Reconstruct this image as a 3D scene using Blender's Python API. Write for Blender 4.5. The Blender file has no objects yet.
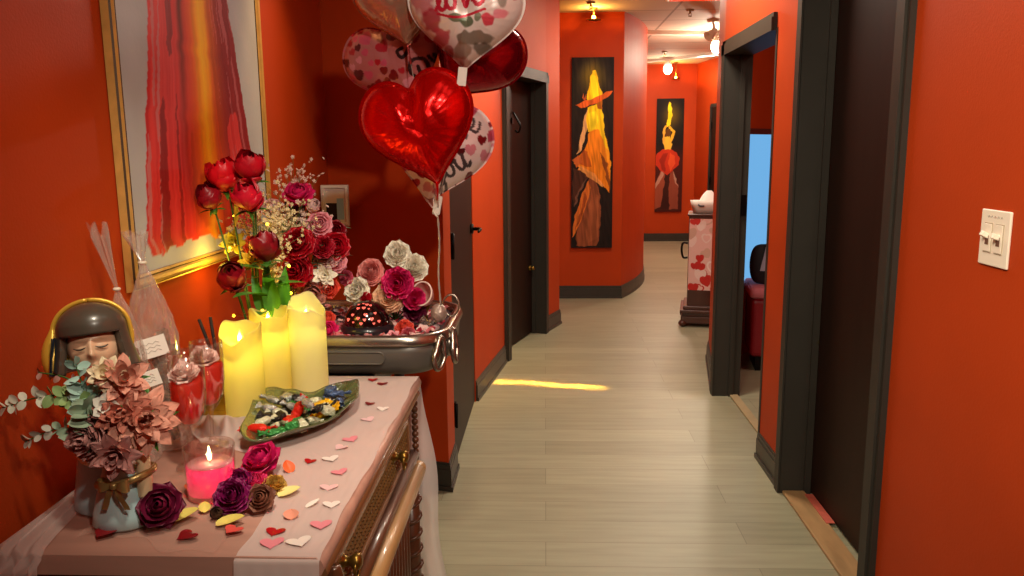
import bpy, math, random
import numpy as np
from mathutils import Matrix, Vector, noise

SC = bpy.context.scene
COL = SC.collection
PI = math.pi

# ---------------------------------------------------------------- camera
cam_data = bpy.data.cameras.new('camera')
cam = bpy.data.objects.new('camera', cam_data)
COL.objects.link(cam)
F_PX = 800.0
cam_data.sensor_fit = 'HORIZONTAL'
cam_data.sensor_width = 36.0
cam_data.lens = F_PX * 36.0 / 1024.0
cam_data.clip_start = 0.05
cam_data.clip_end = 100


def _dir(u, v):
    return Vector(((u - 512) / F_PX, -(v - 288) / F_PX, -1.0)).normalized()


_y = _dir(545, 148)                       # where the corridor's own direction vanishes
_dn = _dir(555, 5000)
_dn = (_dn - _y * _dn.dot(_y)).normalized()
_z = -_dn
_x = _y.cross(_z)
_rot = Matrix((_x, _y, _z))               # world <- camera
cam.matrix_world = Matrix.Translation((0, 0, 1.5)) @ _rot.to_4x4()
SC.camera = cam

# ---------------------------------------------------------------- world, exposure
world = bpy.data.worlds.new('world')
SC.world = world
world.use_nodes = True
world.node_tree.nodes['Background'].inputs[0].default_value = (1.0, 0.72, 0.5, 1)
world.node_tree.nodes['Background'].inputs[1].default_value = 0.05
SC.view_settings.view_transform = 'Standard'
SC.view_settings.look = 'None'
SC.view_settings.exposure = 0.0
SC.view_settings.gamma = 1.0
SC.view_settings.use_curve_mapping = False


def lamp(name, kind, loc, energy, color, size=0.1, aim=None, spot=None, blend=0.5, size_y=None, spread=None):
    d = bpy.data.lights.new(name, kind)
    d.energy = energy
    d.color = color
    if kind == 'AREA':
        d.size = size
        if size_y:
            d.shape = 'RECTANGLE'
            d.size_y = size_y
        if spread:
            d.spread = spread
    else:
        d.shadow_soft_size = size
    if spot:
        d.spot_size = spot
        d.spot_blend = blend
    o = bpy.data.objects.new(name, d)
    COL.objects.link(o)
    o.location = loc
    if aim is not None:
        o.rotation_euler = (Vector(aim) - Vector(loc)).to_track_quat('-Z', 'Y').to_euler()
    return o


WARM = (1.0, 0.89, 0.72)
AMBER = (1.0, 0.55, 0.16)
# ceiling spot behind and to the right of the camera: the key light of the table
lamp('key_spot', 'SPOT', (0.70, -0.35, 2.70), 170, WARM, 0.07, aim=(-0.26, 2.45, 1.08), spot=math.radians(60), blend=1.0)
# fill lights added under the ceiling: right wall, tabletop, corner, then the corridor
lamp('right_wall_fill', 'SPOT', (-0.45, 0.2, 2.66), 400, (1.0, 0.87, 0.68), 0.25, aim=(1.04, 1.75, 1.75), spot=math.radians(72), blend=1.0)
lamp('table_fill', 'SPOT', (-0.22, 0.80, 2.70), 115, (1.0, 0.88, 0.68), 0.08, aim=(-0.50, 1.86, 0.85), spot=math.radians(50), blend=0.9)
lamp('corner_fill', 'SPOT', (-0.42, 2.66, 2.70), 44, (1.0, 0.64, 0.22), 0.06, aim=(-0.95, 2.86, 1.55), spot=math.radians(44), blend=1.0)
lamp('ceiling_fill_near', 'AREA', (0.35, 1.5, 2.74), 0.8, WARM, 0.5, size_y=0.5)
lamp('ceiling_fill_mid', 'AREA', (0.45, 4.2, 2.74), 44, WARM, 0.5, size_y=0.5)
lamp('ceiling_fill_far', 'AREA', (0.95, 6.7, 2.74), 30, WARM, 0.5, size_y=0.5)
lamp('ceiling_fill_end', 'AREA', (1.9, 11.4, 2.74), 28, WARM, 0.9, size_y=0.5)
# amber spot, then an added narrow light that lays the yellow floor bar
lamp('amber_downlight', 'SPOT', (0.15, 4.75, 2.72), 120, (1.0, 0.58, 0.16), 0.06, aim=(-0.38, 5.0, 1.45), spot=math.radians(60), blend=1.0)
lamp('floor_bar_light', 'AREA', (0.0, 4.97, 2.74), 2.2, (1.0, 0.5, 0.06), 0.72, size_y=0.03, spread=math.radians(3)).rotation_euler = (0, 0, -0.2)


# ---------------------------------------------------------------- materials
def lin(c):
    if isinstance(c, str):
        c = c.lstrip('#')
        c = [int(c[i:i + 2], 16) / 255 for i in (0, 2, 4)]
    return tuple((x / 12.92 if x <= 0.04045 else ((x + 0.055) / 1.055) ** 2.4) for x in c[:3])


def L4(c):
    return (*lin(c), 1.0)


def mat(name, col='#808080', rough=0.5, metal=0.0, spec=0.5, vary=0.0, vscale=8.0, bump=0.0, bscale=40.0, trans=0.0, ior=1.45,
        emit=None, estr=0.0, coat=0.0, sss=0.0, sheen=0.0, alpha=1.0, attr=False, stretch=None):
    m = bpy.data.materials.new(name)
    m.use_nodes = True
    nt = m.node_tree
    b = nt.nodes['Principled BSDF']
    I = b.inputs
    I['Base Color'].default_value = L4(col)
    I['Roughness'].default_value = rough
    I['Metallic'].default_value = metal
    I['Specular IOR Level'].default_value = spec
    I['IOR'].default_value = ior
    I['Transmission Weight'].default_value = trans
    I['Coat Weight'].default_value = coat
    I['Sheen Weight'].default_value = sheen
    I['Alpha'].default_value = alpha
    if sss:
        I['Subsurface Weight'].default_value = sss
        I['Subsurface Radius'].default_value = (0.02, 0.01, 0.005)
        I['Subsurface Scale'].default_value = 0.5
    if emit:
        I['Emission Color'].default_value = L4(emit)
        I['Emission Strength'].default_value = estr
    src = None
    if attr:
        a = nt.nodes.new('ShaderNodeAttribute')
        a.attribute_name = 'paint'
        src = a.outputs['Color']
        nt.links.new(src, I['Base Color'])
    if vary or bump:
        tc = nt.nodes.new('ShaderNodeTexCoord')
        mp = nt.nodes.new('ShaderNodeMapping')
        nt.links.new(tc.outputs['Object'], mp.inputs['Vector'])
        if stretch:
            mp.inputs['Scale'].default_value = stretch
    if vary:
        n = nt.nodes.new('ShaderNodeTexNoise')
        n.inputs['Scale'].default_value = vscale
        n.inputs['Detail'].default_value = 4
        nt.links.new(mp.outputs[0], n.inputs['Vector'])
        r = nt.nodes.new('ShaderNodeMapRange')
        r.inputs[1].default_value = 0.3
        r.inputs[2].default_value = 0.7
        r.inputs[3].default_value = 1 - vary
        r.inputs[4].default_value = 1 + vary
        nt.links.new(n.outputs['Fac'], r.inputs[0])
        mx = nt.nodes.new('ShaderNodeVectorMath')
        mx.operation = 'SCALE'
        if src:
            nt.links.new(src, mx.inputs[0])
        else:
            mx.inputs[0].default_value = lin(col)
        nt.links.new(r.outputs[0], mx.inputs['Scale'])
        nt.links.new(mx.outputs[0], I['Base Color'])
    if bump:
        n2 = nt.nodes.new('ShaderNodeTexNoise')
        n2.inputs['Scale'].default_value = bscale
        n2.inputs['Detail'].default_value = 3
        nt.links.new(mp.outputs[0], n2.inputs['Vector'])
        bp = nt.nodes.new('ShaderNodeBump')
        bp.inputs['Strength'].default_value = bump
        bp.inputs['Distance'].default_value = 0.01
        nt.links.new(n2.outputs['Fac'], bp.inputs['Height'])
        nt.links.new(bp.outputs[0], I['Normal'])
    return m


def film(name, col, opacity, rough=0.1, bump=0.0, bscale=30, translucent=0.0, spec=0.5):
    """thin sheet: part of the light goes straight through"""
    m = bpy.data.materials.new(name)
    m.use_nodes = True
    nt = m.node_tree
    b = nt.nodes['Principled BSDF']
    b.inputs['Base Color'].default_value = L4(col)
    b.inputs['Roughness'].default_value = rough
    b.inputs['Specular IOR Level'].default_value = spec
    out = nt.nodes['Material Output']
    t = nt.nodes.new('ShaderNodeBsdfTransparent')
    mix = nt.nodes.new('ShaderNodeMixShader')
    mix.inputs[0].default_value = opacity
    nt.links.new(t.outputs[0], mix.inputs[1])
    last = b.outputs[0]
    if translucent:
        tl = nt.nodes.new('ShaderNodeBsdfTranslucent')
        tl.inputs[0].default_value = L4(col)
        m2 = nt.nodes.new('ShaderNodeMixShader')
        m2.inputs[0].default_value = translucent
        nt.links.new(last, m2.inputs[1])
        nt.links.new(tl.outputs[0], m2.inputs[2])
        last = m2.outputs[0]
    nt.links.new(last, mix.inputs[2])
    nt.links.new(mix.outputs[0], out.inputs[0])
    if bump:
        tc = nt.nodes.new('ShaderNodeTexCoord')
        n2 = nt.nodes.new('ShaderNodeTexNoise')
        n2.inputs['Scale'].default_value = bscale
        n2.inputs['Detail'].default_value = 3
        nt.links.new(tc.outputs['Object'], n2.inputs['Vector'])
        bp = nt.nodes.new('ShaderNodeBump')
        bp.inputs['Strength'].default_value = bump
        bp.inputs['Distance'].default_value = 0.02
        nt.links.new(n2.outputs['Fac'], bp.inputs['Height'])
        nt.links.new(bp.outputs[0], b.inputs['Normal'])
    return m


def thin_glass(name, tint='#ffffff', gloss=0.12):
    m = bpy.data.materials.new(name)
    m.use_nodes = True
    nt = m.node_tree
    nt.nodes.remove(nt.nodes['Principled BSDF'])
    out = nt.nodes['Material Output']
    t = nt.nodes.new('ShaderNodeBsdfTransparent')
    t.inputs[0].default_value = L4(tint)
    g = nt.nodes.new('ShaderNodeBsdfGlossy')
    g.inputs['Roughness'].default_value = 0.05
    lw = nt.nodes.new('ShaderNodeLayerWeight')
    lw.inputs[0].default_value = 0.35
    mr = nt.nodes.new('ShaderNodeMapRange')
    mr.inputs[3].default_value = gloss * 0.4
    mr.inputs[4].default_value = min(1, gloss * 2.6)
    nt.links.new(lw.outputs['Facing'], mr.inputs[0])
    mix = nt.nodes.new('ShaderNodeMixShader')
    nt.links.new(mr.outputs[0], mix.inputs[0])
    nt.links.new(t.outputs[0], mix.inputs[1])
    nt.links.new(g.outputs[0], mix.inputs[2])
    nt.links.new(mix.outputs[0], out.inputs[0])
    return m


def cellophane(name):
    m = bpy.data.materials.new(name)
    m.use_nodes = True
    nt = m.node_tree
    nt.nodes.remove(nt.nodes['Principled BSDF'])
    t = nt.nodes.new('ShaderNodeBsdfTransparent')
    d = nt.nodes.new('ShaderNodeBsdfDiffuse')
    d.inputs[0].default_value = L4('#e6d3c2')
    g = nt.nodes.new('ShaderNodeBsdfGlossy')
    g.inputs['Roughness'].default_value = 0.16
    m1 = nt.nodes.new('ShaderNodeMixShader')
    m1.inputs[0].default_value = 0.55
    m2 = nt.nodes.new('ShaderNodeMixShader')
    m2.inputs[0].default_value = 0.40
    nt.links.new(d.outputs[0], m1.inputs[1])
    nt.links.new(g.outputs[0], m1.inputs[2])
    nt.links.new(t.outputs[0], m2.inputs[1])
    nt.links.new(m1.outputs[0], m2.inputs[2])
    nt.links.new(m2.outputs[0], nt.nodes['Material Output'].inputs[0])
    return m


def wax(name, col, glow=0.5):
    """translucent wax: diffuse plus light coming through from inside"""
    m = bpy.data.materials.new(name)
    m.use_nodes = True
    nt = m.node_tree
    b = nt.nodes['Principled BSDF']
    b.inputs['Base Color'].default_value = L4(col)
    b.inputs['Roughness'].default_value = 0.45
    out = nt.nodes['Material Output']
    tl = nt.nodes.new('ShaderNodeBsdfTranslucent')
    tl.inputs[0].default_value = L4(col)
    mix = nt.nodes.new('ShaderNodeMixShader')
    mix.inputs[0].default_value = glow
    nt.links.new(b.outputs[0], mix.inputs[1])
    nt.links.new(tl.outputs[0], mix.inputs[2])
    nt.links.new(mix.outputs[0], out.inputs[0])
    return m


# ---------------------------------------------------------------- mesh builder
class MB:
    def __init__(s):
        s.v, s.f, s.m, s.sm, s.c = [], [], [], [], []

    def add(s, vs, fs, mi=0, smooth=False, M=None, cols=None):
        o = len(s.v)
        for p in vs:
            p = Vector(p)
            s.v.append(tuple(M @ p if M else p))
        if cols is not None:
            s.c.extend(cols)
        for f in fs:
            s.f.append(tuple(i + o for i in f))
            s.m.append(mi)
            s.sm.append(smooth)
        return s

    def box(s, x0, x1, y0, y1, z0, z1, mi=0, M=None, bev=0.0):
        if bev <= 0:
            vs = [(x, y, z) for x in (x0, x1) for y in (y0, y1) for z in (z0, z1)]
            fs = [(0, 1, 3, 2), (4, 6, 7, 5), (0, 4, 5, 1), (2, 3, 7, 6), (0, 2, 6, 4), (1, 5, 7, 3)]
            return s.add(vs, fs, mi, False, M)
        import bmesh
        bm = bmesh.new()
        bmesh.ops.create_cube(bm, size=1.0)
        for v in bm.verts:
            v.co = Vector(((x0 + x1) / 2 + v.co.x * (x1 - x0), (y0 + y1) / 2 + v.co.y * (y1 - y0), (z0 + z1) / 2 + v.co.z * (z1 - z0)))
        bmesh.ops.bevel(bm, geom=bm.edges[:], offset=bev, segments=3, affect='EDGES', profile=0.5)
        bm.verts.index_update()
        vs = [v.co.copy() for v in bm.verts]
        fs = [[v.index for v in f.verts] for f in bm.faces]
        bm.free()
        return s.add(vs, fs, mi, False, M)

    def grid(s, fn, nu, nv, mi=0, smooth=True, M=None, closed_u=False, closed_v=False, colfn=None):
        vs, fs, cs = [], [], []
        for j in range(nv + (0 if closed_v else 1)):
            for i in range(nu + (0 if closed_u else 1)):
                vs.append(fn(i / nu, j / nv))
                if colfn:
                    cs.append(colfn(i / nu, j / nv))
        w = nu if closed_u else nu + 1
        h = nv if closed_v else nv + 1
        for j in range(nv):
            for i in range(nu):
                a, b = i, (i + 1) % w
                c, d = j % h, (j + 1) % h
                fs.append((c * w + a, c * w + b, d * w + b, d * w + a))
        return s.add(vs, fs, mi, smooth, M, cs if colfn else None)

    def lathe(s, prof, n=32, mi=0, smooth=True, M=None, sx=1.0, sy=1.0, wob=None):
        """prof: list of (r, z), open; r=0 ends close"""
        vs, fs = [], []
        for k, (r, z) in enumerate(prof):
            for i in range(n):
                a = 2 * PI * i / n
                rr = r * (1 + (wob(a, k) if wob else 0))
                vs.append((rr * math.cos(a) * sx, rr * math.sin(a) * sy, z))
        for k in range(len(prof) - 1):
            for i in range(n):
                j = (i + 1) % n
                fs.append((k * n + i, k * n + j, (k + 1) * n + j, (k + 1) * n + i))
        return s.add(vs, fs, mi, smooth, M)

    def tube(s, pts, r, n=8, mi=0, smooth=True, M=None, closed=False, cap=True, flat=None):
        pts = [Vector(p) for p in pts]
        m = len(pts)
        rs = r if isinstance(r, (list, tuple)) else [r] * m
        vs, fs = [], []
        up = None
        for k, p in enumerate(pts):
            if closed:
                t = pts[(k + 1) % m] - pts[k - 1]
            else:
                t = pts[min(k + 1, m - 1)] - pts[max(k - 1, 0)]
            t = t.normalized() if t.length > 1e-9 else Vector((0, 0, 1))
            if up is None:
                up = Vector((0, 0, 1)) if abs(t.z) < 0.9 else Vector((1, 0, 0))
            a = t.cross(up)
            a = a.normalized() if a.length > 1e-6 else t.orthogonal().normalized()
            b = a.cross(t)
            up = b
            for i in range(n):
                q = 2 * PI * i / n
                vs.append(p + (a * math.cos(q) + b * math.sin(q) * (flat or 1)) * rs[k])
        for k in range(m if closed else m - 1):
            k2 = (k + 1) % m
            for i in range(n):
                j = (i + 1) % n
                fs.append((k * n + i, k * n + j, k2 * n + j, k2 * n + i))
        if cap and not closed:
            fs.append(tuple(range(n))[::-1])
            fs.append(tuple((m - 1) * n + i for i in range(n)))
        return s.add(vs, fs, mi, smooth, M)

    def ball(s, c, r, nu=16, nv=10, mi=0, M=None, sc=(1, 1, 1)):
        vs, fs = [], []
        for j in range(nv + 1):
            t = PI * j / nv
            for i in range(nu):
                a = 2 * PI * i / nu
                vs.append((c[0] + r * sc[0] * math.sin(t) * math.cos(a), c[1] + r * sc[1] * math.sin(t) * math.sin(a), c[2] + r * sc[2] * math.cos(t)))
        for j in range(nv):
            for i in range(nu):
                k = (i + 1) % nu
                fs.append((j * nu + i, (j + 1) * nu + i, (j + 1) * nu + k, j * nu + k))
        return s.add(vs, fs, mi, True, M)

    def prism(s, poly, z0, z1, mi=0, M=None, smooth=False):
        n = len(poly)
        vs = [(x, y, z0) for x, y in poly] + [(x, y, z1) for x, y in poly]
        fs = [tuple(range(n))[::-1], tuple(range(n, 2 * n))]
        s.add(vs, fs, mi, False, M)
        o = len(s.v) - 2 * n
        for i in range(n):
            j = (i + 1) % n
            s.f.append((o + i, o + j, o + n + j, o + n + i))
            s.m.append(mi)
            s.sm.append(smooth)
        return s

    def build(s, name, mats, parent=None, loc=None, rot=None):
        me = bpy.data.meshes.new(name)
        me.from_pydata(s.v, [], s.f)
        mats = mats if isinstance(mats, (list, tuple)) else [mats]
        for m in mats:
            me.materials.append(m)
        me.polygons.foreach_set('material_index', s.m)
        me.polygons.foreach_set('use_smooth', s.sm)
        if s.c and len(s.c) == len(s.v):
            ca = me.color_attributes.new('paint', 'FLOAT_COLOR', 'POINT')
            ca.data.foreach_set('color', np.concatenate([np.array(s.c, float).reshape(-1, 3), np.ones((len(s.c), 1))], 1).ravel())
        me.update()
        import bmesh
        bm = bmesh.new()
        bm.from_mesh(me)
        bmesh.ops.remove_doubles(bm, verts=bm.verts, dist=1e-6)
        bmesh.ops.recalc_face_normals(bm, faces=bm.faces)
        bm.to_mesh(me)
        bm.free()
        o = bpy.data.objects.new(name, me)
        COL.objects.link(o)
        if parent:
            o.parent = parent
        if loc is not None:
            o.location = loc
        if rot is not None:
            o.rotation_euler = rot
        return o


def tag(o, label, cat, group=None):
    o['label'] = label
    o['category'] = cat
    if group:
        o['group'] = group
    return o


def thing(name, label, cat, loc=(0, 0, 0), rot=(0, 0, 0), group=None):
    o = bpy.data.objects.new(name, None)
    o.empty_display_size = 0.05
    COL.objects.link(o)
    o.location = loc
    o.rotation_euler = rot
    return tag(o, label, cat, group)


def st(name, mb, m, parent=None):
    o = mb.build(name, m, parent)
    if parent is None:
        o['kind'] = 'structure'
    return o


def dup(root, label, loc, rot, scale=1.0, swap=None, group=None):
    r = root.copy()
    COL.objects.link(r)
    r.location = loc
    r.rotation_euler = rot
    r.scale = (scale,) * 3
    r['label'] = label
    if group:
        r['group'] = group
    for ch in list(root.children):
        c = ch.copy()
        if swap and ch.name.split('.')[0] in swap:
            c.data = ch.data.copy()
            for k, m in enumerate(swap[ch.name.split('.')[0]]):
                c.data.materials[k] = m
        COL.objects.link(c)
        c.parent = r
        for g in list(ch.children):
            d = g.copy()
            COL.objects.link(d)
            d.parent = c
    return r


def smooth_line(pts, k=6, closed=False):
    P = [Vector(p) for p in pts]
    n = len(P)
    out = []
    for i in range(n if closed else n - 1):
        p0 = P[i - 1] if (closed or i > 0) else P[0]
        p1, p2 = P[i], P[(i + 1) % n]
        p3 = P[(i + 2) % n] if (closed or i + 2 < n) else P[-1]
        for j in range(k):
            t = j / k
            out.append(0.5 * ((2 * p1) + (p2 - p0) * t + (2 * p0 - 5 * p1 + 4 * p2 - p3) * t * t + (3 * p1 - p0 - 3 * p2 + p3) * t ** 3))
    if not closed:
        out.append(P[-1])
    return out


def frame_M(loc, axis, spin=0.0, scale=1.0):
    """matrix that takes local +Z to axis"""
    q = Vector(axis).normalized().to_track_quat('Z', 'Y')
    return Matrix.Translation(loc) @ q.to_matrix().to_4x4() @ Matrix.Rotation(spin, 4, 'Z') @ Matrix.Scale(scale, 4)


def vnoise(x, y, seed=0):
    """smooth value noise on numpy arrays"""
    xi, yi = np.floor(x).astype(int), np.floor(y).astype(int)
    xf, yf = x - xi, y - yi
    xf, yf = xf * xf * (3 - 2 * xf), yf * yf * (3 - 2 * yf)

    def h(a, b):
        n = np.sin(a * 127.1 + b * 311.7 + seed * 74.7) * 43758.5453
        return n - np.floor(n)
    return (h(xi, yi) * (1 - xf) + h(xi + 1, yi) * xf) * (1 - yf) + (h(xi, yi + 1) * (1 - xf) + h(xi + 1, yi + 1) * xf) * yf


def in_poly(x, y, poly):
    ins = np.zeros(x.shape, bool)
    n = len(poly)
    for i in range(n):
        x0, y0 = poly[i]
        x1, y1 = poly[(i + 1) % n]
        if y0 == y1:
            continue
        c = ((y0 > y) != (y1 > y)) & (x < (x1 - x0) * (y - y0) / (y1 - y0) + x0)
        ins ^= c
    return ins


def seg_dist(x, y, pts):
    d = np.full(x.shape, 1e9)
    for (x0, y0), (x1, y1) in zip(pts[:-1], pts[1:]):
        dx, dy = x1 - x0, y1 - y0
        t = np.clip(((x - x0) * dx + (y - y0) * dy) / max(dx * dx + dy * dy, 1e-12), 0, 1)
        d = np.minimum(d, np.hypot(x - x0 - t * dx, y - y0 - t * dy))
    return d


def in_heart(x, y, cx, cy, s, rot=0.0):
    c, si = math.cos(rot), math.sin(rot)
    a = ((x - cx) * c + (y - cy) * si) / s * 1.2
    b = (-(x - cx) * si + (y - cy) * c) / s * 1.2 + 0.1
    return (a * a + b * b - 1) ** 3 - a * a * b ** 3 < 0


def heart_xy(n=60, s=1.0):
    out = []
    for i in range(n):
        t = 2 * PI * i / n
        out.append((s * math.sin(t) ** 3, s * (13 * math.cos(t) - 5 * math.cos(2 * t) - 2 * math.cos(3 * t) - math.cos(4 * t)) / 16))
    return out

# ================================================================ THE SETTING
M_WALL = mat('terracotta_paint', '#b43f15', 0.55, spec=0.15, vary=0.06, vscale=3, bump=0.06, bscale=160)
M_PALE = mat('pale_paint', '#8f8a90', 0.6)
M_BASE = mat('charcoal_trim', '#37322b', 0.38, vary=0.08)
M_CASE = mat('charcoal_casing', '#35312b', 0.5, spec=0.3, vary=0.06)
M_DOOR = mat('dark_brown_door', '#26160f', 0.5, spec=0.2, vary=0.12, vscale=3, stretch=(6, 6, 0.7))
M_BLACK = mat('black_metal', '#0d0b0a', 0.35, metal=0.6)
M_WHITE = mat('white_enamel', '#e8e2d6', 0.4)
M_BRASS = mat('aged_brass', '#8a6a2e', 0.35, metal=0.9)
CEIL = 2.77


def floor_material():
    m = bpy.data.materials.new('grey_brown_planks')
    m.use_nodes = True
    nt = m.node_tree
    b = nt.nodes['Principled BSDF']
    tc = nt.nodes.new('ShaderNodeTexCoord')
    br = nt.nodes.new('ShaderNodeTexBrick')
    br.inputs['Scale'].default_value = 1.0
    br.inputs['Brick Width'].default_value = 1.22
    br.inputs['Row Height'].default_value = 0.18
    br.inputs['Mortar Size'].default_value = 0.0015
    br.inputs['Mortar Smooth'].default_value = 0.3
    br.inputs['Color1'].default_value = L4('#9c987c')
    br.inputs['Color2'].default_value = L4('#8d896e')
    br.inputs['Mortar'].default_value = L4('#767059')
    br.offset = 0.37
    nt.links.new(tc.outputs['Object'], br.inputs['Vector'])
    mp = nt.nodes.new('ShaderNodeMapping')
    mp.inputs['Scale'].default_value = (1.3, 14, 1)
    nt.links.new(tc.outputs['Object'], mp.inputs[0])
    n = nt.nodes.new('ShaderNodeTexNoise')
    n.inputs['Scale'].default_value = 2.2
    n.inputs['Detail'].default_value = 6
    nt.links.new(mp.outputs[0], n.inputs['Vector'])
    mr = nt.nodes.new('ShaderNodeMapRange')
    mr.inputs[1].default_value = 0.3
    mr.inputs[2].default_value = 0.7
    mr.inputs[3].default_value = 0.88
    mr.inputs[4].default_value = 1.10
    nt.links.new(n.outputs[0], mr.inputs[0])
    sc = nt.nodes.new('ShaderNodeVectorMath')
    sc.operation = 'SCALE'
    nt.links.new(br.outputs['Color'], sc.inputs[0])
    nt.links.new(mr.outputs[0], sc.inputs['Scale'])
    nt.links.new(sc.outputs[0], b.inputs['Base Color'])
    b.inputs['Roughness'].default_value = 0.42
    bp = nt.nodes.new('ShaderNodeBump')
    bp.inputs['Strength'].default_value = 0.12
    bp.inputs['Distance'].default_value = 0.004
    nt.links.new(n.outputs[0], bp.inputs['Height'])
    nt.links.new(bp.outputs[0], b.inputs['Normal'])
    return m


def ceiling_material():
    m = bpy.data.materials.new('ceiling_tiles')
    m.use_nodes = True
    nt = m.node_tree
    b = nt.nodes['Principled BSDF']
    tc = nt.nodes.new('ShaderNodeTexCoord')
    br = nt.nodes.new('ShaderNodeTexBrick')
    br.offset = 0.0
    br.inputs['Scale'].default_value = 1.0
    br.inputs['Brick Width'].default_value = 1.22
    br.inputs['Row Height'].default_value = 0.61
    br.inputs['Mortar Size'].default_value = 0.012
    br.inputs['Color1'].default_value = L4('#cdb9a4')
    br.inputs['Color2'].default_value = L4('#c8b29c')
    br.inputs['Mortar'].default_value = L4('#8d7560')
    nt.links.new(tc.outputs['Object'], br.inputs['Vector'])
    nt.links.new(br.outputs['Color'], b.inputs['Base Color'])
    b.inputs['Roughness'].default_value = 0.8
    return m


M_FLOOR = floor_material()
st('floor', MB().box(-1.4, 4.6, -2.2, 13.6, -0.08, 0.0), M_FLOOR)
st('ceiling', MB().box(-1.4, 4.6, -2.2, 13.6, CEIL, CEIL + 0.08), ceiling_material())


def offset_poly(pts, t):
    """points of a line and the same line moved t to the right of its direction"""
    P = [Vector((x, y)) for x, y in pts]
    out = []
    for i, p in enumerate(P):
        ns = []
        if i > 0:
            d = (P[i] - P[i - 1]).normalized()
            ns.append(Vector((d.y, -d.x)))
        if i < len(P) - 1:
            d = (P[i + 1] - P[i]).normalized()
            ns.append(Vector((d.y, -d.x)))
        n = sum(ns, Vector((0, 0)))
        n.normalize()
        out.append(p + n * (t / max(0.4, n.dot(ns[0]))))
    return [tuple(p) for p in out]


def wall(name, pts, t=0.12, z0=0.0, z1=CEIL, m=None, smooth=False):
    """visible face along pts; t > 0 thickens to the right of the walking direction"""
    q = offset_poly(pts, t)
    mb = MB().prism(list(pts) + q[::-1], z0, z1, smooth=smooth)
    return st(name, mb, m or M_WALL)


def baseboard(name, pts, side, closed_ends=True):
    """stepped skirting standing proud of the visible face; side -1 = to the left of the walking direction"""
    mb = MB()
    for (t, z0, z1) in ((0.020, 0.0, 0.022), (0.013, 0.022, 0.098), (0.009, 0.098, 0.118), (0.005, 0.118, 0.128)):
        q = offset_poly(pts, side * t)
        mb.prism(list(pts) + q[::-1], z0, z1)
    return st(name, mb, M_BASE)


# -- left side, walking away from the camera: solid is on the left, so t < 0
wall('wall_left', [(-0.95, -2.1), (-0.95, 3.62)], -0.14)
wall('wall_return', [(-0.951, 3.50), (-0.43, 3.35), (-0.43, 3.60)], -0.10)
wall('wall_left_door_head', [(-0.43, 3.60), (-0.42, 4.61)], -0.10, z0=2.04)
wall('wall_left_middle', [(-0.42, 4.61), (-0.29, 5.52)], -0.12)
wall('wall_left_far_head', [(-0.29, 5.52), (0.01, 6.48)], -0.12, z0=2.02)
wall('wall_left_far', [(0.01, 6.48), (0.12, 6.78), (-0.30, 7.0), (-0.30, 7.98)], -0.12)
col_side = [(0.76, 7.98)]
for k in range(1, 15):
    t = k / 14
    p0, p1, p2, p3 = Vector((0.76, 7.98)), Vector((0.98, 8.45)), Vector((1.30, 9.3)), Vector((1.12, 10.5))
    col_side.append(tuple(p0 * (1 - t) ** 3 + 3 * p1 * t * (1 - t) ** 2 + 3 * p2 * t * t * (1 - t) + p3 * t ** 3))
wall('wall_curved', [(-0.31, 7.98)] + col_side + [(0.6, 11.0), (0.6, 12.96)], -0.12)
wall('wall_end', [(0.55, 12.95), (2.37, 12.95)], -0.12)
baseboard('baseboard_return', [(-0.95, 3.50), (-0.43, 3.35), (-0.43, 3.60)], 1)
baseboard('baseboard_left', [(-0.95, -2.1), (-0.95, 3.48)], 1)
baseboard('baseboard_left_middle', [(-0.42, 4.62), (-0.29, 5.51)], 1)
baseboard('baseboard_left_far', [(0.012, 6.487), (0.12, 6.78), (-0.30, 7.0), (-0.30, 7.98)], 1)
baseboard('baseboard_curved', [(-0.30, 7.98)] + col_side, 1)
baseboard('baseboard_end', [(0.6, 12.95), (2.37, 12.95)], 1)

# -- right side, walking away from the camera: solid is on the right
wall('wall_right', [(1.04, -2.1), (1.04, 2.39)], 0.14)
wall('wall_right_door_head', [(1.04, 2.39), (1.04, 3.40)], 0.14, z0=2.40)
wall('wall_right_middle', [(1.04, 3.40), (1.04, 3.77)], 0.14)
wall('wall_right_opening_head', [(1.04, 3.77), (1.04, 4.80)], 0.14, z0=2.02)
wall('wall_right_far', [(1.04, 4.80), (1.04, 4.84), (1.17, 5.64), (1.80, 6.40), (3.4, 6.42)], 0.14)
wall('wall_far_right', [(2.37, 12.95), (2.62, 11.2), (3.0, 8.4), (3.3, 6.3)], -0.12)
wall('wall_back', [(-1.0, -2.1), (1.1, -2.1)], 0.12)
wall('wall_side_room', [(3.2, 3.30), (3.2, 6.4)], 0.12, m=M_WALL)
wall('wall_side_room_near', [(1.18, 3.48), (3.2, 3.48)], 0.12, m=M_WALL)
baseboard('baseboard_right', [(1.04, -2.1), (1.04, 2.39)], -1)
baseboard('baseboard_right_middle', [(1.04, 3.41), (1.04, 3.765)], -1)
baseboard('baseboard_right_far', [(1.04, 4.81), (1.04, 4.84), (1.17, 5.64), (1.80, 6.40)], -1)
baseboard('baseboard_far_right', [(2.37, 12.95), (2.62, 11.2), (3.0, 8.4)], 1)


def wall_frame(p0, p1):
    """x along the wall from p0, y into the wall's solid (left of the walk), z up"""
    d = (Vector(p1) - Vector(p0)).normalized()
    M = Matrix(((d.x, -d.y, 0, p0[0]), (d.y, d.x, 0, p0[1]), (0, 0, 1, 0), (0, 0, 0, 1)))
    return M, (Vector(p1) - Vector(p0)).length


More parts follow.
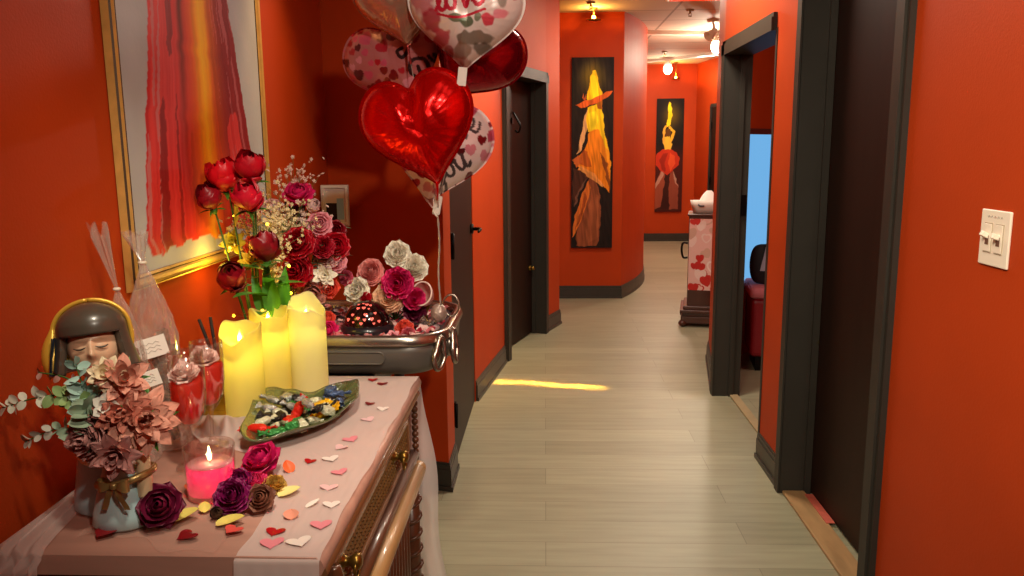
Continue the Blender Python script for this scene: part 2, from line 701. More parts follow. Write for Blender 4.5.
def door(name, p0, p1, top, recess, into, slab=True, cw=0.08, casing=True, depth=0.14, near_flat=False):
    """into = +1 solid on the left of p0->p1, -1 solid on the right"""
    M, L = wall_frame(p0, p1)
    if into < 0:
        M = M @ Matrix.Scale(-1, 4, (0, 1, 0))
    root = bpy.data.objects.new(name, None)
    COL.objects.link(root)
    root['kind'] = 'structure'
    if casing:
        c = MB()
        for (a, b) in ((0, cw), (L - cw, L)):
            if near_flat and a == 0:                                     # edge bead only on this side
                c.box(0, 0.022, -0.004, depth, 0, top - 0.07, M=M)
                continue
            c.box(a, b, -0.018, 0.0, 0, top, M=M)
            c.box(a + (0.02 if a == 0 else 0), b - (0 if a == 0 else 0.02), -0.026, -0.016, 0, top - 0.02, M=M)
            x = (a + cw - 0.015) if a == 0 else (b - cw)
            c.box(x, x + 0.015, 0.0, depth, 0, top - cw, M=M)          # jamb
            x2 = x + 0.015 if a == 0 else x - 0.012
            c.box(x2, x2 + 0.012, recess - 0.03, recess - 0.002, 0, top - cw, M=M)   # stop
        x0 = 0.022 if near_flat else 0
        c.box(x0, L, -0.018, 0.0, top - cw, top, M=M)
        c.box(x0, L, -0.026, -0.016, top - cw, top - 0.02, M=M)
        c.box(x0 if near_flat else cw, L - cw, 0.0, depth, top - cw, top - cw + 0.015, M=M)
        c.build('door_casing', M_CASE, root)
    else:
        cw = 0.005
    if slab:
        s = MB().box(cw + 0.003, L - cw - 0.003, recess, recess + 0.04, 0.012, top - cw - 0.004, M=M, bev=0.002)
        s.build('door_slab', M_DOOR, root)
    return root, M, L


# left, near: flush dark door with hinges on the near edge and a lever on the far one
d1, M1, L1 = door('door_1', (-0.43, 3.60), (-0.42, 4.61), 2.04, 0.004, 1, casing=False)
for z in (0.25, 1.06, 1.82):
    MB().box(0.035, 0.062, -0.006, 0.004, z - 0.06, z + 0.06, M=M1).tube([(0.03, -0.008, z - 0.06), (0.03, -0.008, z + 0.06)], 0.007, M=M1).build('hinge', M_BLACK, d1)
h = MB()
h.tube([(L1 - 0.075, 0.004, 1.05), (L1 - 0.075, -0.012, 1.05)], 0.028, n=20, M=M1)
h.tube([(L1 - 0.075, -0.01, 1.05), (L1 - 0.075, -0.05, 1.05), (L1 - 0.10, -0.055, 1.05), (L1 - 0.19, -0.052, 1.045)], [0.010, 0.010, 0.010, 0.007], M=M1)
h.build('door_handle', M_BLACK, d1)
# left, far: cased and recessed door with a small hook and a peephole-sized knob
d2, M2, L2 = door('door_2', (-0.29, 5.52), (0.01, 6.48), 2.08, 0.10, 1)
hk = MB().box(0.46, 0.50, 0.09, 0.10, 1.68, 1.72, M=M2)
hk.tube(smooth_line([(0.48, 0.09, 1.76), (0.48, 0.06, 1.71), (0.48, 0.035, 1.66), (0.48, 0.05, 1.615), (0.48, 0.075, 1.63)]), 0.008, M=M2)
hk.build('coat_hook', M_BLACK, d2)
kn = MB().tube([(L2 - 0.15, 0.10, 0.55), (L2 - 0.15, 0.085, 0.55)], 0.02, n=16, M=M2).ball((L2 - 0.15, 0.07, 0.55), 0.018, M=M2)
kn.build('door_stop', M_BRASS, d2)
# right, near: dark door set deep in a charcoal casing, a little plate high on it
d3, M3, L3 = door('door_3', (1.04, 2.38), (1.04, 3.42), 2.45, 0.115, -1, cw=0.075)
MB().box(0.31, 0.345, 0.100, 0.116, 1.77, 1.89, M=M3, bev=0.004).build('door_plate', mat('plate', '#0c0605', 0.4), d3)
# right, far: open doorway (no slab in it) with a strike plate on its far jamb
d4, M4, L4_ = door('door_4', (1.04, 3.755), (1.04, 4.82), 2.09, 0.10, -1, slab=False, near_flat=True)
MB().box(L4_ - 0.0965, L4_ - 0.092, 0.10, 0.13, 1.10, 1.22, M=M4).build('strike_plate', M_BLACK, d4)
# far right wall: dark door beyond the tissue cabinet
Ma = Vector((2.37, 12.95))
Mb = Vector((2.62, 11.2))
d5, M5, L5 = door('door_5', tuple(Ma.lerp(Mb, 0.40)), tuple(Ma.lerp(Mb, 0.86)), 2.12, -0.015, 1, cw=0.05)
for z in (0.35, 1.0, 1.80):
    MB().box(0.055, 0.09, -0.03, -0.01, z - 0.05, z + 0.05, M=M5).build('hinge', M_BLACK, d5)

# thresholds
M_OAK = mat('oak_strip', '#a9855a', 0.45, vary=0.15, vscale=30, stretch=(1, 0.2, 1))
th = MB().box(1.035, 1.13, 2.455, 3.345, 0.0, 0.014, bev=0.004)
st('trim_1', th, M_OAK)
st('trim_2', MB().box(1.12, 1.17, 3.78, 4.74, 0.0, 0.012, bev=0.004), mat('pale_oak_strip', '#a8946f', 0.45, vary=0.12))
tp = MB().box(1.118, 1.152, 3.03, 3.30, 0.014, 0.0175, M=Matrix.Identity(4))
tag(tp.build('tape_strip', mat('pink_tape', '#c9624f', 0.55, vary=0.1, vscale=40)), 'short pinkish strip of tape lying along the near right door threshold', 'tape')

# side room seen through the open doorway: glowing blue pane added for its blue-lit wall
MW, LW = wall_frame((1.30, 5.60), (1.80, 6.20))
wn = Vector((1.17, 5.64)); wm = Vector((1.80, 6.40))
MWn, LWn = wall_frame(tuple(wn), tuple(wm))
wroot = bpy.data.objects.new('blue_glow_panel_1', None); COL.objects.link(wroot); wroot['kind'] = 'structure'
pane_m = bpy.data.materials.new('blue_glow_pane')
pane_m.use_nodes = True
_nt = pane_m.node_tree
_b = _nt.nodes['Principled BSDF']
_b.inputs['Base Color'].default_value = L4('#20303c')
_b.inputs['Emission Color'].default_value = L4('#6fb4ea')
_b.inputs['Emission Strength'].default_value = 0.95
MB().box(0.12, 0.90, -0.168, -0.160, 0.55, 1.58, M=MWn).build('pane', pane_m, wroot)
wf = MB()
for (a, b, c, d) in ((0.08, 0.12, 0.51, 1.62), (0.90, 0.94, 0.51, 1.62), (0.12, 0.90, 0.51, 0.55), (0.12, 0.90, 1.58, 1.62)):
    wf.box(a, b, -0.175, -0.142, c, d, M=MWn)
wf.build('glow_panel_frame', mat('window_frame_paint', '#5a2a28', 0.5), wroot)
lamp('side_room_light', 'AREA', (2.2, 4.4, 2.70), 14, (1.0, 0.7, 0.55), 0.5)

# the roof lamps that show
M_BULB = mat('lit_bulb', '#fff6e0', 0.3, emit='#ffe9c4', estr=14)
M_AMBULB = mat('lit_amber_bulb', '#ffd070', 0.3, emit='#ffc23a', estr=16)


def track(p0, p1, heads, label, name='track_light'):
    t = thing(name, label, 'ceiling light', (p0[0], p0[1], CEIL), group=None)
    d = Vector((p1[0] - p0[0], p1[1] - p0[1], 0))
    n = Vector((-d.y, d.x, 0)).normalized() * 0.02
    r = MB()
    q = [(-n.x, -n.y), (d.x - n.x, d.y - n.y), (d.x + n.x, d.y + n.y), (n.x, n.y)]
    r.prism(q, -0.045, -0.0005)
    r.build('rail', M_WHITE, t)
    for (f, drop, rad) in heads:
        c = d * f
        hb = MB()
        hb.tube([(c.x, c.y, -0.045), (c.x, c.y, -0.075)], 0.014)
        hb.lathe([(0.0, -0.06), (0.035, -0.062), (0.055, -0.09), (0.06, -0.11), (0.05, -0.11), (0.03, -0.08)], n=24, M=Matrix.Translation((c.x, c.y, 0)))
        ho = hb.build('lamp_head', M_WHITE, t)
        MB().ball((c.x, c.y, -drop), rad, 24, 16, sc=(1, 1, 1.15)).build('bulb', M_BULB, t)
    return t


track((1.05, 9.22), (2.30, 9.48), [(0.70, 0.165, 0.062)], 'white ceiling track with a bright round bulb, nearer of the two tracks')
track((1.30, 12.45), (2.62, 11.25), [(0.36, 0.165, 0.062)], 'white ceiling track with a bright bulb, farther one above the dancer painting')
lamp('track_bulb_light', 'POINT', (1.925, 9.40, 2.52), 95, (1.0, 0.86, 0.66), 0.06)
lamp('track_bulb_light_far', 'POINT', (1.775, 12.02, 2.52), 22, (1.0, 0.86, 0.66), 0.06)

# a white adjustable spotlight that hangs nearer
sp = thing('ceiling_spotlight', 'white swivel spotlight on the ceiling just above the nearer track bulb', 'spotlight', (1.71, 8.55, CEIL))
MB().lathe([(0, -0.0005), (0.06, -0.0005), (0.06, -0.02), (0.02, -0.03), (0, -0.03)], n=24).build('base', M_WHITE, sp)
MB().tube(smooth_line([(0, 0, -0.03), (0.01, 0.0, -0.07), (0.0, 0.02, -0.10)]), 0.012).build('arm', M_WHITE, sp)
MB().lathe([(0, 0.06), (0.03, 0.055), (0.04, 0.0), (0.055, -0.07), (0.048, -0.07), (0.034, 0.0), (0, 0.03)], n=24, M=frame_M((0.0, 0.02, -0.13), (0.7, 0.35, 0.55))).build('lamp_head', M_WHITE, sp)


def picture_spot(x, y, z, label, e):
    t = thing('picture_spotlight', label, 'spotlight', (x, y, CEIL))
    dz = z - CEIL
    MB().lathe([(0, -0.0005), (0.035, -0.0005), (0.035, -0.012), (0, -0.012)], n=20).tube([(0, 0, -0.01), (0, 0, dz + 0.03)], 0.007).build('stem', M_BRASS, t)
    MB().ball((0, 0, dz), 0.020, 18, 12).build('bulb', M_AMBULB, t)
    MB().lathe([(0.0, dz - 0.022), (0.03, dz - 0.022), (0.066, dz - 0.020), (0.066, dz - 0.024), (0.03, dz - 0.030), (0.0, dz - 0.030)], n=24).build('shade', M_BRASS, t)
    lamp('picture_spot_glow', 'POINT', (x, y - 0.028, z + 0.0), e * 3.0, (1.0, 0.5, 0.1), 0.012)
    lamp('picture_spot_beam', 'SPOT', (x, y - 0.10, z - 0.05), e * 7.0, (1.0, 0.74, 0.26), 0.03, aim=(x, y + 0.23, z - 0.75), spot=math.radians(48), blend=0.9)


picture_spot(0.452, 7.74, 2.685, 'small amber picture light above the painting of the hatted woman', 3.0)
picture_spot(2.0, 12.70, 2.545, 'small amber picture light above the painting of the dancer', 3.0)

for (x, y, lb) in ((0.41, 7.45, 'small ceiling sprinkler head in front of the amber picture light'),
                   (1.37, 7.94, 'small ceiling sprinkler head left of the white swivel spotlight'),
                   (1.62, 11.3, 'small ceiling sprinkler head beside the farther track')):
    s = thing('sprinkler', lb, 'sprinkler', (x, y, CEIL), group='ceiling sprinklers')
    MB().lathe([(0, -0.0005), (0.04, -0.0005), (0.034, -0.012), (0, -0.012)], n=20).build('escutcheon', M_BRASS, s)
    MB().tube([(0, 0, -0.01), (0, 0, -0.04)], 0.009).tube([(-0.012, 0, -0.03), (-0.016, 0, -0.045), (0, 0, -0.06)], 0.003).tube([(0.012, 0, -0.03), (0.016, 0, -0.045), (0, 0, -0.06)], 0.003).lathe([(0, -0.058), (0.018, -0.058), (0.02, -0.062), (0, -0.064)], n=12).build('nozzle', M_BRASS, s)

# glowing panel added in place of a red glow on the ceiling
rp = thing('red_ceiling_glow', 'red glowing patch added on the ceiling above the passage', 'ceiling light', (1.42, 7.15, CEIL))
MB().box(-0.36, 0.36, -0.25, 0.25, -0.012, -0.0005, bev=0.003).build('frame', M_WHITE, rp)
MB().box(-0.33, 0.33, -0.22, 0.22, -0.016, -0.0115).build('glow_face', mat('red_glow_face', '#c02010', 0.5, emit='#ff3018', estr=1.6), rp)

# ================================================================ THE SWITCH
sw = thing('light_switch', 'white double light switch plate on the red wall at the right', 'light switch', (1.04, 1.88, 1.285), (0, -PI / 2, 0))
MSW = mat('switch_plastic', '#f3e7d3', 0.35)
# local: x = down?  built in a frame where +z points out of the wall into the corridor
pl = MB().box(-0.065, 0.065, -0.06, 0.06, 0.0005, 0.007, bev=0.003)
pl.build('cover_plate', MSW, sw)
for s in (-1, 1):
    y = 0.023 * s
    MB().box(-0.035, 0.035, y - 0.0165, y + 0.0165, 0.0065, 0.0085, bev=0.0008).build('surround', mat('switch_surround', '#b9a88f', 0.45), sw)
    MB().box(-0.032, 0.032, y - 0.0140, y + 0.0140, 0.0080, 0.0098, bev=0.0008).build('bezel', MSW, sw)
    MB().box(-0.016, 0.005, y - 0.007, y + 0.007, 0.0095, 0.0108).build('slot', mat('switch_slot', '#6b4a3a', 0.5), sw)
    tg = MB().box(-0.006, 0.006, -0.0055, 0.0055, -0.004, 0.016, M=Matrix.Translation((0.004 * 1, y, 0.0105)) @ Matrix.Rotation(0.5 if s > 0 else 0.35, 4, 'Y'), bev=0.002)
    tg.build('toggle', MSW, sw)
scr = MB()
for k in range(5):
    yy = -0.03 + k * 0.013
    scr.tube([(0.047, yy, 0.0073), (0.052, yy + 0.003, 0.0073), (0.0465, yy + 0.006, 0.0073), (0.051, yy + 0.009, 0.0073)], 0.0006, n=5)
scr.build('pencil_marks', mat('pencil', '#9b8f84', 0.7), sw)

# ================================================================ THE PAINTINGS
M_PAINT = mat('oil_paint', '#808080', 0.6, spec=0.2, attr=True, bump=0.12, bscale=60)
M_GILT = mat('gilt_frame', '#d4ab5c', 0.36, metal=0.35, vary=0.12, vscale=30)
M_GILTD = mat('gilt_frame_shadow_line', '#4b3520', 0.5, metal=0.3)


def painted(name, W, H, nu, nv, fn, parent, M, mt, depth=0.02):
    """canvas lying in local x (width), z (height), facing local -y; fn(u, v) with v from the bottom gives colours"""
    u, v = np.meshgrid(np.linspace(0, 1, nu + 1), np.linspace(0, 1, nv + 1))
    C, relief = fn(u, v)
    vs = [(u[j, i] * W, -relief[j, i], v[j, i] * H) for j in range(nv + 1) for i in range(nu + 1)]
    fs = []
    w = nu + 1
    for j in range(nv):
        for i in range(nu):
            a = j * w + i
            fs.append((a, a + 1, a + w + 1, a + w))
    mb = MB()
    mb.add(vs, fs, 0, True, M, [tuple(C[j, i]) for j in range(nv + 1) for i in range(nu + 1)])
    edge = tuple(C[0, 0])
    mb.add([(x, y, z) for x in (0, W) for y in (0.0005, depth) for z in (0, H)], [(0, 1, 3, 2), (4, 6, 7, 5), (0, 4, 5, 1), (2, 3, 7, 6), (1, 5, 7, 3)], 0, False, M, [edge] * 8)
    return mb.build(name, mt, parent)


def mixc(C, mask, col, a=1.0):
    c = np.array(lin(col))
    k = (np.clip(mask, 0, 1) * a)[..., None]
    return C * (1 - k) + c * k


def soft(d, w):
    return np.clip(0.5 - d / w, 0, 1)


def robe_fn(W, H):
    def fn(u, v):
        y, z = u * W, v * H                     # metres from the lower left of the canvas
        n1 = vnoise(y * 14, z * 10, 1)
        C = np.zeros(u.shape + (3,)) + np.array(lin('#bcbcbe'))
        C = mixc(C, n1, '#a9a8a8', 0.6)
        C = mixc(C, np.clip((z - 0.8) * 1.2, 0, 1), '#c4c2c0', 0.5)
        zz = np.array([0.0, 0.04, 0.08, 0.32, 0.50, 0.66, 0.80, 0.95, 1.05])
        le = np.interp(z, zz, [0.075, 0.075, 0.06, 0.095, 0.135, 0.165, 0.20, 0.27, 0.36])
        ri = np.interp(z, zz, [0.82, 0.82, 0.83, 0.76, 0.71, 0.67, 0.62, 0.54, 0.46])
        wob = (vnoise(z * 40, y * 3, 2) - 0.5) * 0.012
        s = (y - le - wob) / np.maximum(ri - le, 0.01)
        bot = 0.035 + 0.03 * vnoise(y * 22, y * 0, 5)
        inside = (s > 0) & (s < 1) & (z > bot) & (z < 1.02)
        st1 = 0.6 * vnoise(s * 44 + 1.2 * vnoise(s * 5, z * 4, 7), z * 3.0, 3) + 0.4 * vnoise(s * 90, z * 9, 31)
        st2 = vnoise(s * 70, z * 4.5, 4)
        st3 = vnoise(s * 16, z * 1.3, 6)
        R = np.zeros_like(C) + np.array(lin('#b8141a'))
        R = mixc(R, st1, '#ec4a44', 0.95)
        R = mixc(R, (st3 > 0.62) * 1.0, '#6f1217', 0.75)
        low = np.clip(1.1 - z * 2.4, 0, 1)
        R = mixc(R, low * np.exp(-((s - 0.52) / 0.2) ** 2), '#ea1c10', 0.9)
        R = mixc(R, ((s > 0.70) & (st2 > 0.72)) * 1.0, '#c9696d', 0.6)
        R = mixc(R, ((s < 0.10) & (st2 > 0.60)) * 1.0, '#c08080', 0.6)
        R = mixc(R, np.exp(-((s - 0.30 - 0.03 * z) / 0.035) ** 2) * np.clip(z * 1.7 - 0.15, 0, 1), '#35201e', 0.9)
        R = mixc(R, np.exp(-((s - 0.40) / 0.05) ** 2), '#c8382c', 0.7)
        R = mixc(R, np.exp(-((s - 0.475) / 0.018) ** 2), '#4d1210', 0.8)
        cen = 0.50 + 0.10 * z
        R = mixc(R, np.exp(-((s - cen) / (0.105 + 0.06 * z)) ** 2), '#ff7808', 0.85 + 0.15 * st1)
        R = mixc(R, np.exp(-((s - cen + 0.005) / (0.035 + 0.07 * z)) ** 2) * np.clip(0.45 + z, 0, 1), '#ffc81e', 0.6 + 0.4 * st1)
        R = mixc(R, (np.exp(-((s - cen - 0.10) / 0.035) ** 2)) * st2, '#8b1a12', 0.6)
        C = np.where(inside[..., None], R, C)
        # head and hood
        hd = np.hypot((y - 0.41) / 0.075, (z - 1.04) / 0.11)
        C = mixc(C, (hd < 1) * 1.0, '#5a1a18')
        C = mixc(C, (np.hypot((y - 0.42) / 0.042, (z - 1.03) / 0.07) < 1) * 1.0, '#c98a5a')
        rel = np.where(inside, 0.0015 * st1 + 0.001 * st2, 0.0003 * n1)
        edge = np.minimum(np.minimum(u, 1 - u) * W, np.minimum(v, 1 - v) * H)
        rel = rel * np.clip(edge / 0.01, 0, 1)
        return C, rel
    return fn


def sweep_frame(W, H, prof, mi=None):
    """mitred frame round a W x H opening in local x, z; prof = (outward, forward) pairs"""
    mb = MB()
    vs, fs, n = [], [], len(prof)
    for (cx, cz, sx, sz) in ((0, 0, -1, -1), (W, 0, 1, -1), (W, H, 1, 1), (0, H, -1, 1)):
        for (o, f) in prof:
            vs.append((cx + sx * o, -f, cz + sz * o))
    for k in range(4):
        a, b = k * n, ((k + 1) % 4) * n
        for i in range(n):
            j = (i + 1) % n
            fs.append((a + i, b + i, b + j, a + j))
    mb.add(vs, fs)
    if mi:
        mb.m = [mi[i % n] for i in range(len(fs))]
    return mb


# large robe painting; hangs on the left wall, faces +x
PW, PH = 0.89, 1.20
pt = thing('framed_painting', 'large gold-framed painting of a red and orange robed figure above the sideboard', 'painting', (-0.949, 1.775, 1.215))
RZ = Matrix.Rotation(PI / 2, 4, 'Z')      # local x -> +y, local -y -> +x
painted('canvas', PW, PH, 190, 200, robe_fn(PW, PH), pt, Matrix.Translation((0.014, 0, 0)) @ RZ, M_PAINT, depth=0.012)
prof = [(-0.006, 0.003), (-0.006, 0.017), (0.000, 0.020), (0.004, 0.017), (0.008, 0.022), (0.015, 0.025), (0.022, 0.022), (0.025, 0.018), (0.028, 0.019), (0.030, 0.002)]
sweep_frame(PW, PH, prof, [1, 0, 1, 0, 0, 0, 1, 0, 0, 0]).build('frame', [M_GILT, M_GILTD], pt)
for o in pt.children:
    if o.name.startswith('frame'):
        o.rotation_euler = (0, 0, PI / 2)


def P2(pts, x0, y0, w, h):
    """polygon given in pixels of a picture crop to canvas units with v from the bottom"""
    return [((x - x0) / w, 1 - (y - y0) / h) for x, y in pts]


def witch_fn(u, v):
    du = (vnoise(u * 9, v * 40, 11) - 0.5) * 0.05
    dv = (vnoise(u * 9, v * 40, 12) - 0.5) * 0.012
    U, V = u + du, v + dv
    st1 = vnoise(u * 14 + v * 6, v * 12, 13)
    C = np.zeros(u.shape + (3,)) + np.array(lin('#1d1512'))
    C = mixc(C, st1, '#2c201a', 0.6)
    q = lambda pts: in_poly(U, V, P2(pts, 571.5, 57, 42.5, 191)) * 1.0
    # gown panels, lowest first
    C = mixc(C, q([(590, 172), (600, 186), (602, 210), (601, 240), (598, 246), (577, 246), (577, 236), (584, 205)]), '#8a4a2c')
    C = mixc(C, q([(594, 186), (600, 196), (600, 236), (588, 244), (585, 225)]) * st1, '#a45c36', 0.9)
    C = mixc(C, q([(589, 178), (592, 186), (586, 208), (577, 232), (573, 238), (573, 226), (580, 200)]), '#d2702a')
    C = mixc(C, q([(586, 190), (588, 198), (580, 222), (576, 230)]), '#8c3d1c', 0.8)
    C = mixc(C, q([(574, 165), (590, 174), (584, 182), (578, 196), (574, 206), (572, 190)]), '#4a2a1e')
    C = mixc(C, q([(588, 176), (580, 192), (575, 206), (574, 202), (580, 186)]), '#7a5340', 0.8)
    # orange bodice and overskirt
    C = mixc(C, q([(590, 126), (603, 124), (608, 140), (612, 162), (612, 178), (611, 192), (604, 184), (596, 176), (588, 170), (580, 166), (574, 161), (577, 157), (584, 150), (588, 140)]), '#e8841a')
    C = mixc(C, q([(600, 150), (606, 170), (611, 192), (612, 182), (608, 162)]), '#6b3218', 0.85)
    C = mixc(C, q([(604, 128), (609, 145), (612, 160), (612, 172), (608, 158), (603, 140)]), '#ee9a22')
    C = mixc(C, q([(583, 148), (588, 150), (592, 165), (586, 165), (579, 161)]), '#a8481c', 0.8)
    C = mixc(C, q([(580, 164), (596, 172), (606, 184), (604, 186), (592, 177), (578, 168)]), '#f0a052', 0.8)
    # left arm, shoulders, neck
    C = mixc(C, q([(587, 108), (590, 112), (588, 124), (584, 140), (580, 150), (577, 152), (580, 138), (584, 120)]), '#d9a36a')
    C = mixc(C, q([(588, 106), (597, 102), (602, 106), (604, 118), (607, 138), (610, 150), (606, 146), (602, 134), (598, 128), (588, 130), (587, 118)]), '#f4c81c')
    C = mixc(C, q([(589, 112), (596, 108), (599, 118), (596, 128), (590, 128)]), '#ffe326', 0.9)
    C = mixc(C, q([(573, 157), (579, 153), (583, 160), (577, 165)]), '#c4632c')
    # hair, hat; the hat's yellow is the picture light painted in
    C = mixc(C, q([(596, 98), (603, 98), (603, 108), (598, 107)]), '#a35a14')
    C = mixc(C, q([(592, 70), (595, 70), (599, 82), (602, 92), (601, 99), (588, 103), (587, 96), (589, 84)]), '#e9b413')
    C = mixc(C, q([(592, 74), (595, 74), (598, 86), (598, 96), (590, 99), (590, 86)]), '#ffdc1e', 0.8)
    C = mixc(C, q([(575, 104), (584, 100), (596, 96), (606, 91), (613, 90), (610, 94), (602, 99), (592, 103), (582, 106)]), '#cf5a20')
    C = mixc(C, q([(582, 97), (584, 92), (584, 98), (587, 92), (586, 100)]), '#b0502a')
    C = mixc(C, np.exp(-((u - 0.5) / 0.22) ** 2 - ((v - 0.90) / 0.06) ** 2), '#9a7a10', 0.35)  # yellow glow of the picture light, painted into the canvas
    stk = vnoise(u * 30 + v * 16 + 2 * vnoise(u * 4, v * 9, 15), v * 16 - u * 3, 14)
    C = C * (0.62 + 0.72 * stk)[..., None]
    return C, np.zeros_like(u)


def dancer_fn(u, v):
    du = (vnoise(u * 9, v * 34, 21) - 0.5) * 0.05
    dv = (vnoise(u * 9, v * 34, 22) - 0.5) * 0.012
    U, V = u + du, v + dv
    st1 = vnoise(u * 18, v * 10, 23)
    C = np.zeros(u.shape + (3,)) + np.array(lin('#17110e'))
    low = np.clip((0.60 - v) * 6, 0, 1)
    C = mixc(C, low, '#4a1810', 0.9)
    q = lambda pts: in_poly(U, V, P2(pts, 83, 80, 105, 460)) * 1.0
    C = mixc(C, q([(105, 370), (122, 385), (118, 430), (105, 520), (78, 530), (76, 440)]), '#9b4a32')
    C = mixc(C, q([(140, 380), (152, 370), (172, 430), (174, 530), (140, 530), (134, 430)]), '#8f4530')
    C = mixc(C, q([(120, 385), (140, 380), (134, 450), (140, 530), (104, 530), (118, 440)]), '#3b1811')
    C = mixc(C, q([(108, 372), (116, 384), (100, 420), (80, 450), (80, 430)]), '#c9a08a', 0.7)
    C = mixc(C, q([(150, 372), (160, 392), (172, 440), (160, 420)]), '#c9a08a', 0.7)
    C = mixc(C, q([(112, 284), (140, 280), (164, 298), (176, 320), (172, 345), (150, 370), (128, 388), (104, 372), (84, 345), (80, 318), (92, 296)]), '#c4341a')
    C = mixc(C, q([(112, 300), (128, 296), (120, 340), (122, 380), (108, 366), (96, 330)]), '#8f1f10', 0.8)
    C = mixc(C, q([(138, 298), (156, 312), (160, 340), (140, 372), (132, 340)]), '#e2572a', 0.8)
    C = mixc(C, q([(118, 232), (134, 232), (146, 262), (138, 284), (118, 284), (112, 256)]), '#e9b83a')
    C = mixc(C, q([(110, 200), (116, 188), (124, 190), (116, 214), (118, 246), (112, 262), (108, 230)]), '#e4a63a')
    C = mixc(C, q([(130, 184), (140, 196), (156, 212), (150, 230), (142, 262), (136, 250), (144, 216), (130, 200)]), '#eab22e')
    C = mixc(C, q([(118, 204), (136, 202), (138, 226), (130, 236), (118, 230)]), '#5a3312')
    C = mixc(C, q([(130, 92), (138, 100), (142, 140), (138, 186), (124, 196), (120, 180), (128, 150), (126, 116)]), '#f2d816')
    C = mixc(C, np.exp(-((u - 0.55) / 0.25) ** 2 - ((v - 0.85) / 0.08) ** 2), '#8a6a10', 0.35)  # amber lamp glow painted in round the dancer's headdress
    C = mixc(C, st1, '#000000', 0.12)
    return C, np.zeros_like(u)


tp1 = thing('tall_painting', 'tall narrow painting of a woman in a pointed hat and orange gown', 'painting', (0.258, 7.955, 0.515))
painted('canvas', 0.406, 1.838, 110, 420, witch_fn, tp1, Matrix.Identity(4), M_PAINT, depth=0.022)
tp2 = thing('tall_painting', 'tall narrow painting of a dancer with raised arms on the far end wall', 'painting', (1.755, 12.925, 0.475))
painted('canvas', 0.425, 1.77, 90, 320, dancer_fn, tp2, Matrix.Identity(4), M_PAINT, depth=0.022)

# small framed photograph on the return wall
pf = thing('photo_frame', 'small grey-framed photo hung on the shaded wall behind the bouquet', 'photo frame', (-0.925, 3.348, 1.20))
sweep_frame(0.085, 0.14, [(0, 0.0), (0, 0.012), (0.004, 0.016), (0.014, 0.014), (0.016, 0.0)]).build('frame', mat('grey_frame', '#d2ccc4', 0.4), pf)
ph = MB().box(0, 0.085, -0.008, -0.001, 0, 0.14)
ph.box(0.005, 0.05, -0.0085, -0.008, 0.0, 0.08, mi=1)
ph.box(0.05, 0.08, -0.0085, -0.008, 0.01, 0.10, mi=2)
ph.build('photo', [mat('photo_pale', '#d9d4cc', 0.4), mat('photo_dark', '#14110f', 0.4), mat('photo_blue', '#8fc0dc', 0.4)], pf)

# ================================================================ THE SIDEBOARD
M_WALNUT = mat('walnut', '#5a3420', 0.32, vary=0.22, vscale=6, stretch=(3, 0.4, 3), coat=0.3)
M_WALNUTL = mat('worn_walnut_edge', '#8a5c38', 0.34, vary=0.2, vscale=8, stretch=(3, 0.4, 3), coat=0.3)
M_TOPWOOD = mat('mauve_brown_top', '#bb8b7a', 0.4, vary=0.12, vscale=7, stretch=(0.5, 3, 3))
TZ = 0.85
sb = thing('sideboard', 'carved walnut sideboard with woven drawer front along the left wall', 'sideboard', (-0.64, 1.715, 0))


def loc(x, y, z=0.0):
    return (x + 0.64, y - 1.715, z)


SBM = Matrix.Translation((0.64, -1.715, 0))
MB().box(-0.905, -0.405, 1.24, 2.195, 0.06, 0.785, M=SBM).build('carcass', M_WALNUT, sb)
# top slab with a rounded front, run as a swept profile along y
top = MB()
prof = [(-0.915, 0.815), (-0.372, 0.815), (-0.364, 0.820), (-0.360, 0.829), (-0.360, 0.838), (-0.364, 0.846), (-0.372, 0.850), (-0.915, 0.850)]


def extr(mb, prof, y0, y1, M, mi=0, smooth=False):
    n = len(prof)
    vs = [(x, y0, z) for x, z in prof] + [(x, y1, z) for x, z in prof]
    fs = [tuple(range(n)), tuple(range(n, 2 * n))[::-1]]
    mb.add(vs, fs, mi, False, M)
    o = len(mb.v) - 2 * n
    for i in range(n):
        j = (i + 1) % n
        mb.f.append((o + i, o + j, o + n + j, o + n + i))
        mb.m.append(mi)
        mb.sm.append(smooth)


extr(top, prof, 1.185, 2.225, SBM, smooth=True)
top.build('top_board', M_TOPWOOD, sb)
# cove and torus mouldings under the top
mo = MB()
prof = [(-0.405, 0.815), (-0.366, 0.815), (-0.362, 0.806), (-0.366, 0.797), (-0.378, 0.794), (-0.384, 0.784), (-0.386, 0.772), (-0.394, 0.766), (-0.405, 0.766)]
extr(mo, prof, 1.215, 2.21, SBM, smooth=True)
mo.build('cornice_moulding', M_WALNUTL, sb)
# drawer with a woven (carved diaper) front
dr = MB().box(-0.405, -0.388, 1.315, 2.105, 0.668, 0.764, M=SBM)
lat = MB()
M_CARVE = mat('carved_lattice', '#6f4d1e', 0.4, vary=0.25, vscale=60)
for i in range(44):
    for j in range(5):
        y = 1.325 + (i + 0.5) * 0.0175
        z = 0.676 + (j + 0.5) * 0.0162
        h = 0.006
        lat.add([(-0.388, y - 0.0088, z), (-0.388, y, z - 0.0081), (-0.388, y + 0.0088, z), (-0.388, y, z + 0.0081), (-0.388 + h, y - 0.0035, z), (-0.388 + h, y, z - 0.0032), (-0.388 + h, y + 0.0035, z), (-0.388 + h, y, z + 0.0032)],
                [(0, 1, 5, 4), (1, 2, 6, 5), (2, 3, 7, 6), (3, 0, 4, 7), (4, 5, 6, 7)], 0, False, SBM)
d_o = dr.build('drawer', M_WALNUT, sb)
lat.build('woven_panel', M_CARVE, d_o)
fr = MB()
